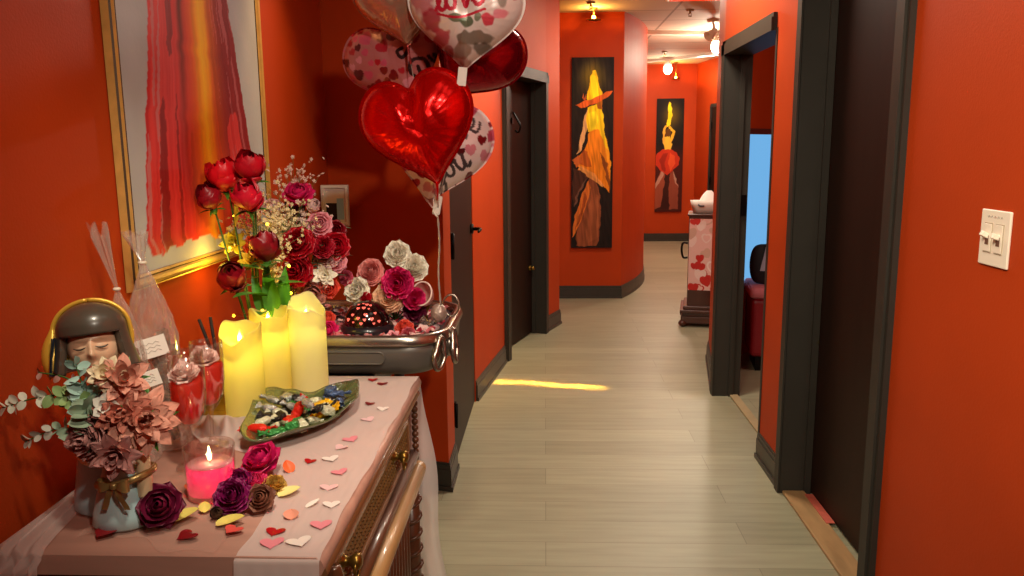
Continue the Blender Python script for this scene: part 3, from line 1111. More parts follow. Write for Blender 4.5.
for (a, b, c, d) in ((1.305, 1.325, 0.662, 0.768), (2.095, 2.115, 0.662, 0.768), (1.305, 2.115, 0.755, 0.768), (1.305, 2.115, 0.662, 0.675)):
    fr.box(-0.392, -0.378, a, b, c, d, M=SBM, bev=0.003)
fr.build('drawer_frame', M_WALNUTL, d_o)
for y in (1.385, 1.905):
    k = MB()
    k.lathe([(0.0, -0.004), (0.020, -0.004), (0.021, 0.002), (0.012, 0.006), (0.008, 0.016), (0.013, 0.022), (0.017, 0.029), (0.015, 0.036), (0.008, 0.040), (0.0, 0.041)], n=24, M=SBM @ frame_M((-0.386, y, 0.735), (1, 0, 0)))
    ring = [(-0.356, y + 0.019 * math.sin(a), 0.722 - 0.019 * math.cos(a)) for a in np.linspace(0, 2 * PI, 18, endpoint=False)]
    k.tube(ring, 0.0035, closed=True, M=SBM)
    k.build('pull', M_BRASS, d_o)
# waist rail, the broad pale ledge that stands out, rounded at its far end
ra = MB()
prof = [(-0.405, 0.655), (-0.374, 0.655), (-0.362, 0.648), (-0.360, 0.640), (-0.372, 0.632), (-0.405, 0.632)]
extr(ra, prof, 1.225, 2.16, SBM, smooth=True)
ra.build('waist_rail', M_WALNUT, sb)
ra2 = MB()
prof = [(-0.405, 0.632), (-0.356, 0.630), (-0.344, 0.622), (-0.338, 0.610), (-0.340, 0.598), (-0.352, 0.590), (-0.405, 0.588)]
extr(ra2, prof, 1.225, 2.13, SBM, smooth=True)
ra2.ball((-0.364, 2.13, 0.610), 0.026, 16, 12, sc=(1, 1.3, 0.85), M=SBM)
ra2.build('ledge_rail', mat('rubbed_oak_edge', '#a98052', 0.36, vary=0.2, vscale=9, stretch=(3, 0.4, 3), coat=0.3), sb)
# two doors with flutes below
for (a, b) in ((1.32, 1.70), (1.72, 2.10)):
    do = MB().box(-0.405, -0.390, a, b, 0.12, 0.58, M=SBM, bev=0.003).build('door', M_WALNUT, sb)
    fl = MB()
    for i in range(9):
        y = a + 0.03 + i * (b - a - 0.06) / 8
        fl.tube([(-0.390, y, 0.16), (-0.390, y, 0.54)], 0.010, n=10, M=SBM)
    fl.build('fluting', M_WALNUT, do)
    MB().lathe([(0, 0), (0.012, 0), (0.006, 0.01), (0.011, 0.02), (0, 0.026)], n=16, M=SBM @ frame_M((-0.39, (b - 0.03) if a < 1.5 else (a + 0.03), 0.36), (1, 0, 0))).build('knob', M_BRASS, do)
# corner posts with scrolls at the near corner and a bead string at the far one
for y, nm in ((1.262, 'scroll_post'), (2.165, 'beaded_post')):
    cp = MB().tube([(-0.392, y, 0.06), (-0.392, y, 0.56)], 0.026, n=16, M=SBM)
    for k in range(9):
        z = 0.10 + 0.05 * k
        cp.tube([(-0.392 + 0.028 * math.cos(t), y + 0.028 * math.sin(t), z + 0.05 * t / (2 * PI)) for t in np.linspace(0, 2 * PI, 14)], 0.006, n=6, M=SBM)
    if nm == 'scroll_post':
        sp_ = [(-0.384 + (0.002 + 0.0030 * t) * math.cos(t) * 0.9, y, 0.735 + (0.002 + 0.0030 * t) * math.sin(t) * 1.6) for t in np.linspace(0.3, 9.5, 46)]
        cp.tube(sp_, [0.006 + 0.0008 * k / 6 for k in range(46)], n=8, M=SBM, flat=2.2)
        cp.tube(smooth_line([(-0.372, y, 0.79), (-0.366, y, 0.76), (-0.376, y, 0.70), (-0.362, y, 0.665)]), [0.012] * 19, n=10, M=SBM, flat=1.6)
    else:
        for k in range(10):
            cp.ball((-0.372, y, 0.79 - 0.018 * k), 0.010, 12, 8, M=SBM)
    cp.build(nm, M_WALNUT, sb)
for (x, y) in ((-0.885, 1.26), (-0.885, 2.17), (-0.425, 1.26), (-0.425, 2.17)):
    MB().lathe([(0, 0), (0.03, 0), (0.036, 0.02), (0.03, 0.04), (0.024, 0.062), (0, 0.062)], n=20, M=SBM @ Matrix.Translation((x, y, 0))).build('foot', M_WALNUT, sb)

# ================================================================ CLOTHS
M_TULLE = film('white_tulle', '#f7e6e0', 0.60, 0.9, translucent=0.25, spec=0.05)
M_VEIL = film('sheer_veil', '#f4dfda', 0.42, 0.9, translucent=0.35, spec=0.05)


def runner(u, v):
    """u across, v along: near drop -> table top -> far drop"""
    path = [(1.170, 0.62), (1.173, 0.80), (1.180, 0.846), (1.198, 0.8535), (1.35, 0.8532), (1.55, 0.8532), (1.75, 0.8532), (1.95, 0.8532), (2.15, 0.8532), (2.222, 0.8535), (2.236, 0.84), (2.245, 0.70), (2.252, 0.45), (2.256, 0.2), (2.258, 0.03)]
    k = v * (len(path) - 1)
    i = min(int(k), len(path) - 2)
    t = k - i
    y = path[i][0] * (1 - t) + path[i + 1][0] * t
    z = path[i][1] * (1 - t) + path[i + 1][1] * t
    xl = float(np.interp(y, [1.18, 1.25, 1.45, 1.60, 1.70, 1.85, 2.22], [-0.505, -0.50, -0.515, -0.60, -0.80, -0.885, -0.89]))
    xr = -0.366 + 0.0025 * math.sin(y * 17) + 0.0015 * math.sin(y * 41)
    if y > 2.228:
        dz = max(0.0, 0.84 - z)
        xr = -0.360 + 0.075 * dz ** 0.8 + 0.008 * math.sin(z * 14)
        fold = 0.014 * dz * math.sin(u * 60) + 0.02 * dz
        y += max(fold, 0.0)
    x = xl + (xr - xl) * u
    if 1.21 < y < 2.215 and z > 0.8:
        e = min(1, u * 8)
        w = noise.noise(Vector((x * 30, y * 22, 3.0))) + 0.6 * noise.noise(Vector((x * 70, y * 30, 8.0)))
        z += 0.0006 + e * 0.0030 * max(0, w + 0.1)
        c = math.exp(-((x + 0.78) / 0.05) ** 2 - ((y - 1.76) / 0.06) ** 2)
        z += c * (0.022 + 0.02 * math.sin(x * 140 + y * 60))
    if y < 1.185:
        y -= 0.008 * (1 + math.sin(u * 30)) * (0.85 - z) * 2
    return (x, y, z)


rn = MB().grid(runner, 90, 150)
tag(rn.build('tulle_runner', M_TULLE), 'white tulle runner over the sideboard top, hanging down at its far corner', 'table runner')


def veil(u, v):
    path = [(1.62, 0.8528), (1.45, 0.8530), (1.32, 0.8532), (1.198, 0.8535), (1.180, 0.846), (1.171, 0.80), (1.167, 0.65), (1.163, 0.45)]
    k = v * (len(path) - 1)
    i = min(int(k), len(path) - 2)
    t = k - i
    y = path[i][0] * (1 - t) + path[i + 1][0] * t
    z = path[i][1] * (1 - t) + path[i + 1][1] * t
    xl = -0.912
    xr = float(np.interp(y, [1.17, 1.25, 1.40, 1.62], [-0.822, -0.838, -0.86, -0.87]))
    x = xl + (xr - xl) * u
    z += (0.009 * (1 + math.sin(u * 19 + y * 9)) * u * (1 - u) * 3 + 0.002) * (1 if z > 0.84 else 0.4)
    if z < 0.84:
        y -= 0.012 * (1 + math.sin(u * 22))
    return (x, y, z)


tag(MB().grid(veil, 40, 60).build('sheer_veil', M_VEIL), 'sheer pale veil bunched along the back left edge of the sideboard top', 'cloth')


def scarf(u, v):
    x = -0.80 + 0.26 * u
    y = 1.222 + 0.13 * v + 0.03 * math.sin(u * 5 + 0.6) + 0.01 * math.sin(u * 17)
    z = 0.8532 + 0.005 * max(0, math.sin(v * 13 + u * 6)) * math.sin(PI * v) + 0.0006
    return (x, y, z)


tag(MB().grid(scarf, 50, 30).build('sheer_scarf', film('sheer_scarf', '#e9c4b4', 0.16, 0.8, translucent=0.3)), 'thin crumpled sheer cloth in front of the pink candle', 'cloth')

# ================================================================ FLOWER BUILDERS


def petal_layer(mb, n, rb, zb, rt, zt, bul, hw, curl=0.0, pt=0.0, edge=0.0, jit=0.06, ph=0.0, mi=0, M=None, rng=None, nu=6, nv=6, ruff=0.0):
    rng = rng or random
    for k in range(n):
        a0 = ph + 2 * PI * (k + rng.uniform(-0.16, 0.16)) / n
        s = 1 + rng.uniform(-jit, jit)
        tz = rng.uniform(-jit, jit)
        vs, fs = [], []
        for j in range(nv + 1):
            v = j / nv
            r = rb + (rt - rb) * v + bul * math.sin(PI * v) + curl * v ** 4
            z = zb + (zt - zb) * (v ** 0.85) * s + tz * abs(zt - zb) * v - abs(curl) * 0.55 * v ** 5
            if pt:
                w = hw * (0.30 + 0.70 * math.sin(PI * min(1, 0.10 + 0.55 * v))) * (1 - v ** (2.2 / pt)) ** 0.8 + hw * 0.01
            else:
                w = hw * (0.34 + 0.66 * math.sin(PI * min(1, 0.08 + 0.62 * v))) * (1 - v ** 4) ** 0.5 + hw * 0.02
            for i in range(nu + 1):
                u = -1 + 2 * i / nu
                an = a0 + max(-1.5, min(1.5, u * w / max(r, 0.30 * hw, 1e-4)))
                rr = r + edge * u * u * v
                zz = z + ruff * math.sin(u * 7 + a0 * 5) * v * v
                vs.append((rr * math.cos(an), rr * math.sin(an), zz))
        for j in range(nv):
            for i in range(nu):
                a = j * (nu + 1) + i
                fs.append((a, a + 1, a + nu + 2, a + nu + 1))
        mb.add(vs, fs, mi, True, M)


def bloom(kind, R, seed=0, M=None, mb=None, mi=0):
    """a flower head on +z, centre of its base at the origin"""
    mb = mb or MB()
    g = random.Random(seed)
    L = lambda *a, **k: petal_layer(mb, *a, mi=mi, M=M, rng=g, **k)
    if kind == 'rose_bud':
        L(3, .02 * R, .25 * R, .14 * R, 2.05 * R, .26 * R, .55 * R, ph=.3)
        L(4, .10 * R, .10 * R, .30 * R, 2.05 * R, .50 * R, .75 * R, curl=.04 * R, ph=.9)
        L(4, .12 * R, .02 * R, .40 * R, 1.98 * R, .58 * R, .92 * R, curl=.18 * R, ph=1.7, jit=.14, ruff=.03 * R)
        L(3, .10 * R, .0, .50 * R, 1.72 * R, .60 * R, .86 * R, curl=.34 * R, ph=2.5, jit=.2, ruff=.04 * R)
        L(2, .10 * R, .0, .52 * R, 1.30 * R, .60 * R, .74 * R, curl=.46 * R, ph=.8, jit=.2, ruff=.04 * R)
    elif kind == 'rose':
        L(3, .02 * R, .2 * R, .10 * R, 1.02 * R, .12 * R, .30 * R)
        L(4, .06 * R, .15 * R, .24 * R, 1.06 * R, .20 * R, .42 * R, ph=.5, curl=.02 * R)
        L(4, .10 * R, .10 * R, .42 * R, 1.00 * R, .26 * R, .62 * R, ph=1.1, curl=.08 * R, jit=.12, ruff=.03 * R)
        L(4, .12 * R, .05 * R, .62 * R, .88 * R, .28 * R, .78 * R, ph=.2, curl=.16 * R, jit=.16, ruff=.05 * R)
        L(5, .12 * R, .0, .84 * R, .66 * R, .24 * R, .78 * R, ph=.8, curl=.22 * R, jit=.18, ruff=.06 * R)
        L(5, .12 * R, .0, .95 * R, .36 * R, .12 * R, .74 * R, ph=.4, curl=.18 * R, jit=.2, ruff=.07 * R)
    elif kind == 'ranunculus':
        for k in range(9):
            t = k / 8
            L(4 + k // 2, .04 * R, .06 * R * (1 - t), (.08 + .84 * t) * R, (1.0 - .62 * t ** 1.6) * R, (.08 + .22 * t) * R, (.18 + .42 * t) * R, ph=k * 2.4, curl=(.04 + .06 * t) * R, nu=6, nv=6, ruff=.05 * R, jit=.16)
    elif kind == 'peony':
        for k in range(7):
            t = k / 6
            L(4 + k, .06 * R, .08 * R * (1 - t), (.14 + .82 * t) * R, (1.0 - .58 * t * t) * R, (.08 + .16 * t) * R, (.30 + .26 * t) * R, ph=k * 2.1, curl=.10 * R * t, ruff=.11 * R, jit=.24)
    elif kind == 'dahlia':
        for k in range(6):
            t = k / 5
            L(5 + k, .05 * R, .06 * R, (.20 + .80 * t) * R, (.80 - .60 * t) * R, .08 * R * (1 - t), (.14 + .16 * t) * R, pt=.6, ph=k * 1.9, curl=.10 * R * t, edge=(-.06 + .1 * (k % 2)) * R, nu=5, nv=7, jit=.28, ruff=.03 * R)
    elif kind == 'lily':
        L(7, .03 * R, .0, .96 * R, .42 * R, .06 * R, .34 * R, pt=.55, curl=.16 * R, ph=.2, nu=6, nv=8, jit=.25, edge=.06 * R, ruff=.04 * R)
        L(6, .03 * R, .02 * R, .72 * R, .68 * R, .10 * R, .32 * R, pt=.55, curl=.12 * R, ph=.9, nu=6, nv=8, jit=.25, edge=-.05 * R, ruff=.05 * R)
        L(5, .03 * R, .04 * R, .44 * R, .84 * R, .14 * R, .28 * R, pt=.4, curl=.06 * R, ph=.3, nu=6, nv=8, jit=.2)
        L(4, .02 * R, .05 * R, .20 * R, .86 * R, .10 * R, .20 * R, ph=.1, nu=5)
    elif kind == 'blossom':
        L(5, .03 * R, .0, .85 * R, .30 * R, .05 * R, .42 * R, curl=.08 * R, nu=5, nv=5)
        L(5, .02 * R, .0, .45 * R, .45 * R, .05 * R, .28 * R, ph=.6, nu=5, nv=5)
    return mb


def leaf_blade(mb, p, d, up, L, W, mi=0, M=None, droop=0.2, fold=0.25, nu=4, nv=7, round_=False):
    p, d, up = Vector(p), Vector(d).normalized(), Vector(up)
    s = d.cross(up).normalized()
    n = s.cross(d).normalized()

    def f(u, v):
        a = (u - 0.5) * 2
        w = W * (math.sin(PI * min(1, 0.03 + 0.97 * v)) ** (0.55 if round_ else 0.8)) * (1 if round_ else (1.15 - 0.5 * v))
        return p + d * (L * v) + s * (a * w) + n * (fold * abs(a) * w - droop * L * v * v)
    mb.grid(f, nu, nv, mi, True, M)


M_STEM = mat('flower_stem', '#3e6428', 0.55, vary=0.15)
M_LEAF = mat('rose_leaf', '#3f7a22', 0.5, vary=0.2, vscale=30)


def stem_flower(name, label, cat, base, head, axis, kind, R, m, seed, group=None, bend=0.0, leaves=(), mstem=None, calyx=True, mleaf=None):
    """one cut flower: bloom, stem and leaves; origin where the stem ends"""
    t = thing(name, label, cat, base, group=group)
    h = Vector(head) - Vector(base)
    ax = Vector(axis).normalized()
    mid = h * 0.55 + Vector((bend, bend * 0.3, 0))
    line = smooth_line([(0, 0, 0), mid, h - ax * 0.03, h], 6)
    MB().tube(line, 0.0026, n=7).build('stem', mstem or M_STEM, t)
    b = bloom(kind, R, seed, frame_M(h, ax, seed * 1.3))
    bo = b.build('bloom', m, t)
    if calyx:
        c = MB()
        c.lathe([(0, -0.012 * R / 0.03), (0.16 * R, -0.010 * R / 0.03), (0.30 * R, -0.001), (0.26 * R, 0.10 * R), (0, 0.05 * R)], n=12, M=frame_M(h, ax))
        for k in range(5):
            a = k * 2 * PI / 5
            q = frame_M(h, ax)
            leaf_blade(c, (0.22 * R * math.cos(a), 0.22 * R * math.sin(a), 0), (math.cos(a), math.sin(a), 0.5), (0, 0, 1), 0.8 * R, 0.13 * R, M=q, droop=0.5, nu=2, nv=5)
        c.build('calyx', M_LEAF, bo)
    for (f, an, L, W) in leaves:
        p = line[int(f * (len(line) - 1))]
        lf = MB()
        leaf_blade(lf, p, (math.cos(an), math.sin(an), 0.55), (0, 0, 1), L, W, droop=0.35)
        lf.build('leaf', mleaf or M_LEAF, t)
    return t

# ================================================================ THE HEAD VASE
ZT = 0.8545
M_HAIR = mat('glazed_dark_hair', '#4a4137', 0.3, coat=0.25)
M_FACE = mat('glazed_face', '#d9b08e', 0.32, coat=0.3)
M_GOLD = mat('gold_glaze', '#d8a63c', 0.3, metal=0.35)
M_BLUE = mat('pale_blue_glaze', '#a9c3cb', 0.3, coat=0.4)
M_BLUED = mat('deep_blue_glaze', '#3c5678', 0.3, coat=0.4)
M_CREAM = mat('cream_glaze', '#e8cba0', 0.35, coat=0.3)
bv = thing('head_vase', 'ceramic head vase of a girl with black bobbed hair and blue dress', 'vase', (-0.775, 1.345, ZT - 0.001))
HF = Matrix.Translation((-0.037, 0.025, 0.302)) @ Matrix.Rotation(math.radians(24), 4, 'Z') @ Matrix.Rotation(math.radians(-9), 4, 'X') @ Matrix.Rotation(math.radians(-4), 4, 'Y') @ Matrix.Scale(0.84, 4)
# head: local -y is the face's direction, z up, radii about 5.5 x 6 x 8 cm


def face_pt(u, v):
    a = 2 * PI * u
    t = PI * v
    x, y, z = math.sin(t) * math.sin(a), -math.sin(t) * math.cos(a), math.cos(t)
    X, Y, Z = 0.054 * x, 0.058 * y, 0.082 * z
    if z < 0:
        k = 1 - 0.38 * (-z) ** 1.5          # narrow jaw
        X *= k
        Y *= 1 - 0.10 * (-z) ** 1.5
    if y < 0:
        g = lambda cx, cz, sx, sz: math.exp(-((X - cx) / sx) ** 2 - ((Z - cz) / sz) ** 2)
        d = 0.013 * g(0, -0.014, 0.0075, 0.007) + 0.009 * g(0, 0.000, 0.0055, 0.016)          # nose tip and bridge
        d -= 0.006 * (g(-0.021, 0.008, 0.013, 0.009) + g(0.021, 0.008, 0.013, 0.009))         # sockets
        d += 0.0045 * (g(-0.021, 0.005, 0.009, 0.005) + g(0.021, 0.005, 0.009, 0.005))        # lids
        d += 0.004 * (g(-0.020, 0.019, 0.014, 0.003) + g(0.020, 0.019, 0.014, 0.003))         # brows
        d += 0.005 * g(0, -0.036, 0.011, 0.0035) + 0.005 * g(0, -0.043, 0.010, 0.004) - 0.003 * g(0, -0.0395, 0.012, 0.0015)   # lips
        d += 0.005 * g(0, -0.062, 0.014, 0.010)                                             # chin
        d += 0.004 * (g(-0.030, -0.020, 0.014, 0.014) + g(0.030, -0.020, 0.014, 0.014))       # cheeks
        Y -= d
    return (X, Y, Z)


hm = MB().grid(face_pt, 96, 72, M=HF, closed_u=True)
hm.lathe([(0.024, -0.06), (0.021, -0.09), (0.024, -0.12), (0.034, -0.14)], n=24, M=HF @ Matrix.Translation((0, 0.008, 0)))
face = hm.build('head', M_FACE, bv)
ey = MB()
for s in (-1, 1):
    ey.tube([HF @ Vector((s * 0.021 + 0.012 * k, -0.0585 + 0.012 * abs(s * 0.021 + 0.012 * k) ** 1.0 * 6 * 0.25 + 0.004 * k * s, 0.0035 - 0.004 * (1 - k * k))) for k in np.linspace(-1, 1, 9)], [0.0006, 0.0012, 0.0016, 0.0018, 0.0018, 0.0018, 0.0016, 0.0012, 0.0006], n=6)
ey.build('eyelashes', M_HAIR, face)
lp = MB()
lp.grid(lambda u, v: HF @ Vector((0.011 * (u - .5) * 2, -0.0625 - 0.0022 * math.sin(PI * v) * (1 - (2 * u - 1) ** 2) + 0.004 * (2 * u - 1) ** 2, -0.0365 - 0.009 * v * (1 - 0.75 * (2 * u - 1) ** 2) + 0.0008 * math.cos((2 * u - 1) * 6))), 12, 8)
lp.build('lips', mat('lip_glaze', '#a8473f', 0.3, coat=0.3), face)


def hair_pt(u, v):
    """u round the head from one side of the face round the back to the other; v from crown to hem"""
    a = math.radians(52) + (2 * PI - math.radians(104)) * u
    if v < 0.5:
        t = v / 0.5 * PI / 2
        r, z = math.sin(t), 0.035 + 0.060 * math.cos(t)
        rr = 0.068 * r
    else:
        k = (v - 0.5) / 0.5
        z = 0.035 - 0.085 * k
        rr = 0.068 + 0.016 * k ** 1.3
    return (rr * math.sin(a) * 1.03, -rr * math.cos(a), z)


hr = MB().grid(hair_pt, 60, 30, M=HF)


def hair_in(u, v):
    x, y, z = hair_pt(u, 0.5 + 0.5 * v)
    return (x * 0.80, y * 0.80, z)


hr.grid(hair_in, 60, 12, M=HF)
hr.grid(lambda u, v: Vector(hair_pt(u, 1.0)) * (1 - v) + Vector(hair_in(u, 1.0)) * v, 60, 2, M=HF)
for uu in (0.0, 1.0):
    hr.grid(lambda u, v, uu=uu: Vector(hair_pt(uu, 0.5 + 0.5 * v)) * (1 - u) + Vector(hair_in(uu, v)) * u, 2, 12, M=HF)


def fringe(u, v):
    a = math.radians(-54) + math.radians(108) * u
    t = v * 1.03 * PI / 2
    rr = 0.069 * min(1, math.sin(min(t, PI / 2)))
    z = 0.040 + 0.055 * math.cos(min(t, PI / 2))
    if v > 0.88:
        z -= (v - 0.88) * 0.10
    return (rr * math.sin(a) * 1.03, -rr * math.cos(a), z)


hr.grid(fringe, 30, 24, M=HF)
hr.grid(lambda u, v: Vector(fringe(u, 1.0)) * Vector((1 - 0.16 * v, 1 - 0.16 * v, 1)), 30, 3, M=HF)
hair = hr.build('hair', M_HAIR, bv)
# gold edging of the veil behind the bob, and its blue lining
band = MB()
for s in (-1, 1):
    pts = [HF @ Vector((s * 0.0745 * math.sin(t) * (1.0 if t < PI / 2 else 1 + (0.45 if s < 0 else 0.20) * (t - PI / 2)), 0.000, 0.036 + 0.064 * math.cos(t) - (0.028 * (t - PI / 2) if t > PI / 2 else 0))) for t in np.linspace(0, 2.45, 26)]
    band.tube(pts, [0.0028 + (0.017 * max(0, (k - 14) / 11) if s < 0 else 0.0) for k in range(26)], n=10, flat=1.4)
band.build('gold_band', M_GOLD, hair)
lin_ = MB()
lin_.grid(lambda u, v: HF @ Vector((-(0.0725 + 0.014 * v) * 1.0, -0.012 - 0.026 * u, 0.030 - 0.078 * v)) , 6, 8)
lin_.grid(lambda u, v: HF @ Vector((-(0.0695 + 0.014 * v) * 1.0, -0.012 - 0.026 * u, 0.030 - 0.078 * v)) , 6, 8)
lin_.build('blue_lining', M_BLUED, hair)
# body: bell-shaped dress with two wide sleeves, arms and bow
bd = MB()
bd.lathe([(0, 0), (0.046, 0), (0.052, 0.006), (0.050, 0.03), (0.044, 0.07), (0.038, 0.11), (0.034, 0.14), (0.026, 0.16), (0.0, 0.165)], n=40, sx=1.1, sy=0.9, M=Matrix.Translation((-0.034, 0.012, 0)))
bd.build('dress', M_BLUE, bv)
slv = MB()
slv.lathe([(0, 0.001), (0.040, 0.001), (0.046, 0.006), (0.044, 0.025), (0.034, 0.065), (0.024, 0.10), (0.018, 0.125), (0, 0.13)], n=36, sx=1.1, sy=0.85, M=Matrix.Translation((0.030, -0.055, 0)))
slv.build('sleeve', mat('light_blue_glaze', '#b7d3d6', 0.3, coat=0.4), bv)
cl = MB()
cl.tube([(-0.012 + 0.052 * math.cos(t), 0.010 + 0.044 * math.sin(t), 0.120 + 0.012 * math.sin(t)) for t in np.linspace(0, 2 * PI, 30, endpoint=False)], 0.011, n=10, closed=True, flat=1.3)
cl.build('collar', M_CREAM, bv)
ar = MB()
ar.tube(smooth_line([(0.075, -0.055, 0.055), (0.078, -0.058, 0.095), (0.074, -0.052, 0.135), (0.064, -0.040, 0.165)]), [0.013] * 6 + [0.012] * 6 + [0.010] * 6 + [0.008], n=12)
for k in range(4):
    ar.tube(smooth_line([(0.066 - 0.004 * k, -0.040 + 0.003 * k, 0.160), (0.060 - 0.006 * k, -0.050 + 0.004 * k, 0.176), (0.050 - 0.006 * k, -0.055 + 0.004 * k, 0.180 - 0.002 * k)], 4), [0.0048] * 7 + [0.0042, 0.003], n=8)
ar.tube(smooth_line([(0.072, -0.050, 0.150), (0.074, -0.062, 0.166), (0.068, -0.068, 0.172)], 4), [0.005] * 7 + [0.0045, 0.003], n=8)
ar.build('forearm', M_CREAM, bv)
bw = MB()
M_BOWG = mat('bronze_ribbon', '#a98a55', 0.3, metal=0.55)
for s in (-1, 1):
    bw.grid(lambda u, v, s=s: (0.046 + s * (0.026 * math.sin(PI * u)) + 0.0, -0.098 - 0.009 * math.sin(2 * PI * u) - 0.002, 0.092 + (v - 0.5) * (0.007 + 0.016 * math.sin(PI * u))), 16, 4)
    bw.grid(lambda u, v, s=s: (0.046 + s * (0.004 + 0.016 * u) + (v - 0.5) * 0.011, -0.099 - 0.003 * math.sin(u * 5) - 0.004 * u, 0.088 - 0.040 * u), 4, 10)
bw.ball((0.046, -0.101, 0.091), 0.007, 14, 10)
bw.tube([(0.042 + 0.047 * math.cos(t), -0.052 + 0.041 * math.sin(t), 0.088 + 0.012 * math.cos(t)) for t in np.linspace(0, 2 * PI, 28, endpoint=False)], 0.0055, n=8, closed=True, flat=1.3)
bw.build('bow', M_BOWG, bv)

# the flowers gathered in front of the head
VB = (-0.742, 1.285, 0.955)
M_PEACH = mat('peach_petals', '#d2907a', 0.6, vary=0.28, vscale=40)
M_DUSTY = mat('dusty_pink_petals', '#bb817a', 0.6, vary=0.28, vscale=40)
M_DEEPP = mat('deep_salmon_petals', '#c0705c', 0.6, vary=0.28, vscale=40)
M_CRM = mat('cream_petals', '#ecd9b4', 0.6, vary=0.1, vscale=20)
G = 'silk flowers in front of the head vase'
stem_flower('silk_dahlia', 'peach silk dahlia under the face of the head vase', 'flower', VB, (-0.716, 1.285, 1.118), (0.45, -0.75, 0.45), 'lily', 0.038, M_PEACH, 3, G)
stem_flower('silk_dahlia', 'large peach silk dahlia at the right of the head vase', 'flower', VB, (-0.693, 1.285, 1.048), (0.6, -0.7, 0.25), 'dahlia', 0.058, M_PEACH, 5, G)
stem_flower('silk_dahlia', 'salmon silk dahlia just right of the pale blossoms', 'flower', VB, (-0.712, 1.268, 1.066), (0.2, -0.9, 0.25), 'dahlia', 0.044, M_DEEPP, 9, G)
stem_flower('silk_hydrangea', 'dusty pink silk flower hanging low over the blue dress', 'flower', VB, (-0.722, 1.252, 1.000), (0.2, -0.9, -0.05), 'lily', 0.038, M_DUSTY, 6, G)
stem_flower('silk_hydrangea', 'dusty pink silk flower at the left above the gold collar', 'flower', VB, (-0.768, 1.268, 1.022), (-0.25, -0.9, 0.1), 'peony', 0.038, M_DUSTY, 8, G)
stem_flower('silk_hydrangea', 'dull rose silk flower in the middle of the arrangement', 'flower', VB, (-0.742, 1.29, 1.060), (-0.1, -0.9, 0.3), 'peony', 0.038, mat('dull_rose_petals', '#a3635c', 0.6, vary=0.2), 18, G)
stem_flower('silk_lily', 'small cream silk flower right in front of the painted mouth', 'flower', VB, (-0.738, 1.278, 1.130), (0.15, -0.85, 0.4), 'lily', 0.028, M_CRM, 2, G)
stem_flower('silk_blossom', 'white silk blossoms between the green leaves and the salmon dahlia', 'flower', VB, (-0.735, 1.258, 1.080), (0.1, -0.9, 0.3), 'blossom', 0.026, mat('white_petals', '#e6e0d2', 0.6, vary=0.08), 4, G)
M_EUC = mat('eucalyptus_leaf', '#8ea287', 0.6, vary=0.25, vscale=25)
M_EUCG = mat('green_eucalyptus_leaf', '#8aa465', 0.6, vary=0.25, vscale=25)
M_EUCB = mat('bluish_eucalyptus_leaf', '#9dbdb0', 0.6, vary=0.2, vscale=25)


def sprig(label, pts, m, n, size, seed, tipm=None):
    t = thing('eucalyptus_sprig', label, 'leaf sprig', VB, group='eucalyptus sprigs by the head vase')
    b = Vector(VB)
    line = smooth_line([Vector(p) - b for p in pts], 8)
    MB().tube(line, [0.0022 - 0.0012 * k / len(line) for k in range(len(line))], n=6).build('stem', M_STEM, t)
    g = random.Random(seed)
    lo = MB()
    for k in range(n):
        f = 0.28 + 0.72 * (k // 2) / max(1, (n - 1) // 2)
        i = min(len(line) - 2, int(f * (len(line) - 1)))
        d = (line[i + 1] - line[i]).normalized()
        side = d.cross(Vector((0.3, -0.8, 0.2))).normalized() * (1 if k % 2 else -1)
        ld = (side + d * g.uniform(0.2, 1.1) + Vector((g.uniform(-.5, .5), g.uniform(-.9, 0.1), g.uniform(-.5, .5)))).normalized()
        s = size * (1.1 - 0.55 * f) * g.uniform(0.85, 1.15)
        upv = Vector((g.uniform(-1, 1), -0.7, g.uniform(-.5, 1.1)))
        leaf_blade(lo, line[i], ld, upv, s * 2.0, s * 0.72, mi=1 if (tipm and f > 0.72) else 0, droop=g.uniform(-.3, .35), fold=0.28, round_=True)
    lo.build('leaves', [m, tipm or m], t)


sprig('long green eucalyptus sprig reaching left with pale tips', [VB, (-0.772, 1.275, 1.07), (-0.84, 1.28, 1.092), (-0.935, 1.285, 1.068)], M_EUCG, 28, 0.0150, 1, mat('pale_tip_leaf', '#d4d2bd', 0.6))
sprig('bluish green eucalyptus sprig rising to the chin of the head vase', [VB, (-0.768, 1.275, 1.06), (-0.780, 1.275, 1.10), (-0.795, 1.28, 1.15)], M_EUCB, 20, 0.0185, 2)
sprig('lower grey eucalyptus sprig reaching left over the dark shadow', [VB, (-0.785, 1.27, 1.02), (-0.83, 1.275, 1.035), (-0.895, 1.275, 1.01)], M_EUC, 20, 0.0135, 3, mat('grey_tip_leaf', '#b9b3a4', 0.6))
sprig('short pale green eucalyptus sprig in the middle of the arrangement', [VB, (-0.755, 1.262, 1.03), (-0.765, 1.258, 1.06), (-0.775, 1.262, 1.085)], M_EUC, 12, 0.021, 4)
sprig('thin reddish sprig with small buds above the long green sprig', [VB, (-0.78, 1.285, 1.09), (-0.82, 1.29, 1.12), (-0.87, 1.295, 1.128)], mat('reddish_leaf', '#a8776a', 0.6), 8, 0.011, 5)

# ================================================================ CELLOPHANE BAGS
M_CELLO = cellophane('cellophane')
M_TAG = mat('white_paper_tag', '#efe6da', 0.7)
M_CHOC = mat('toffee_pieces', '#7a4a26', 0.45, vary=0.35, vscale=40)


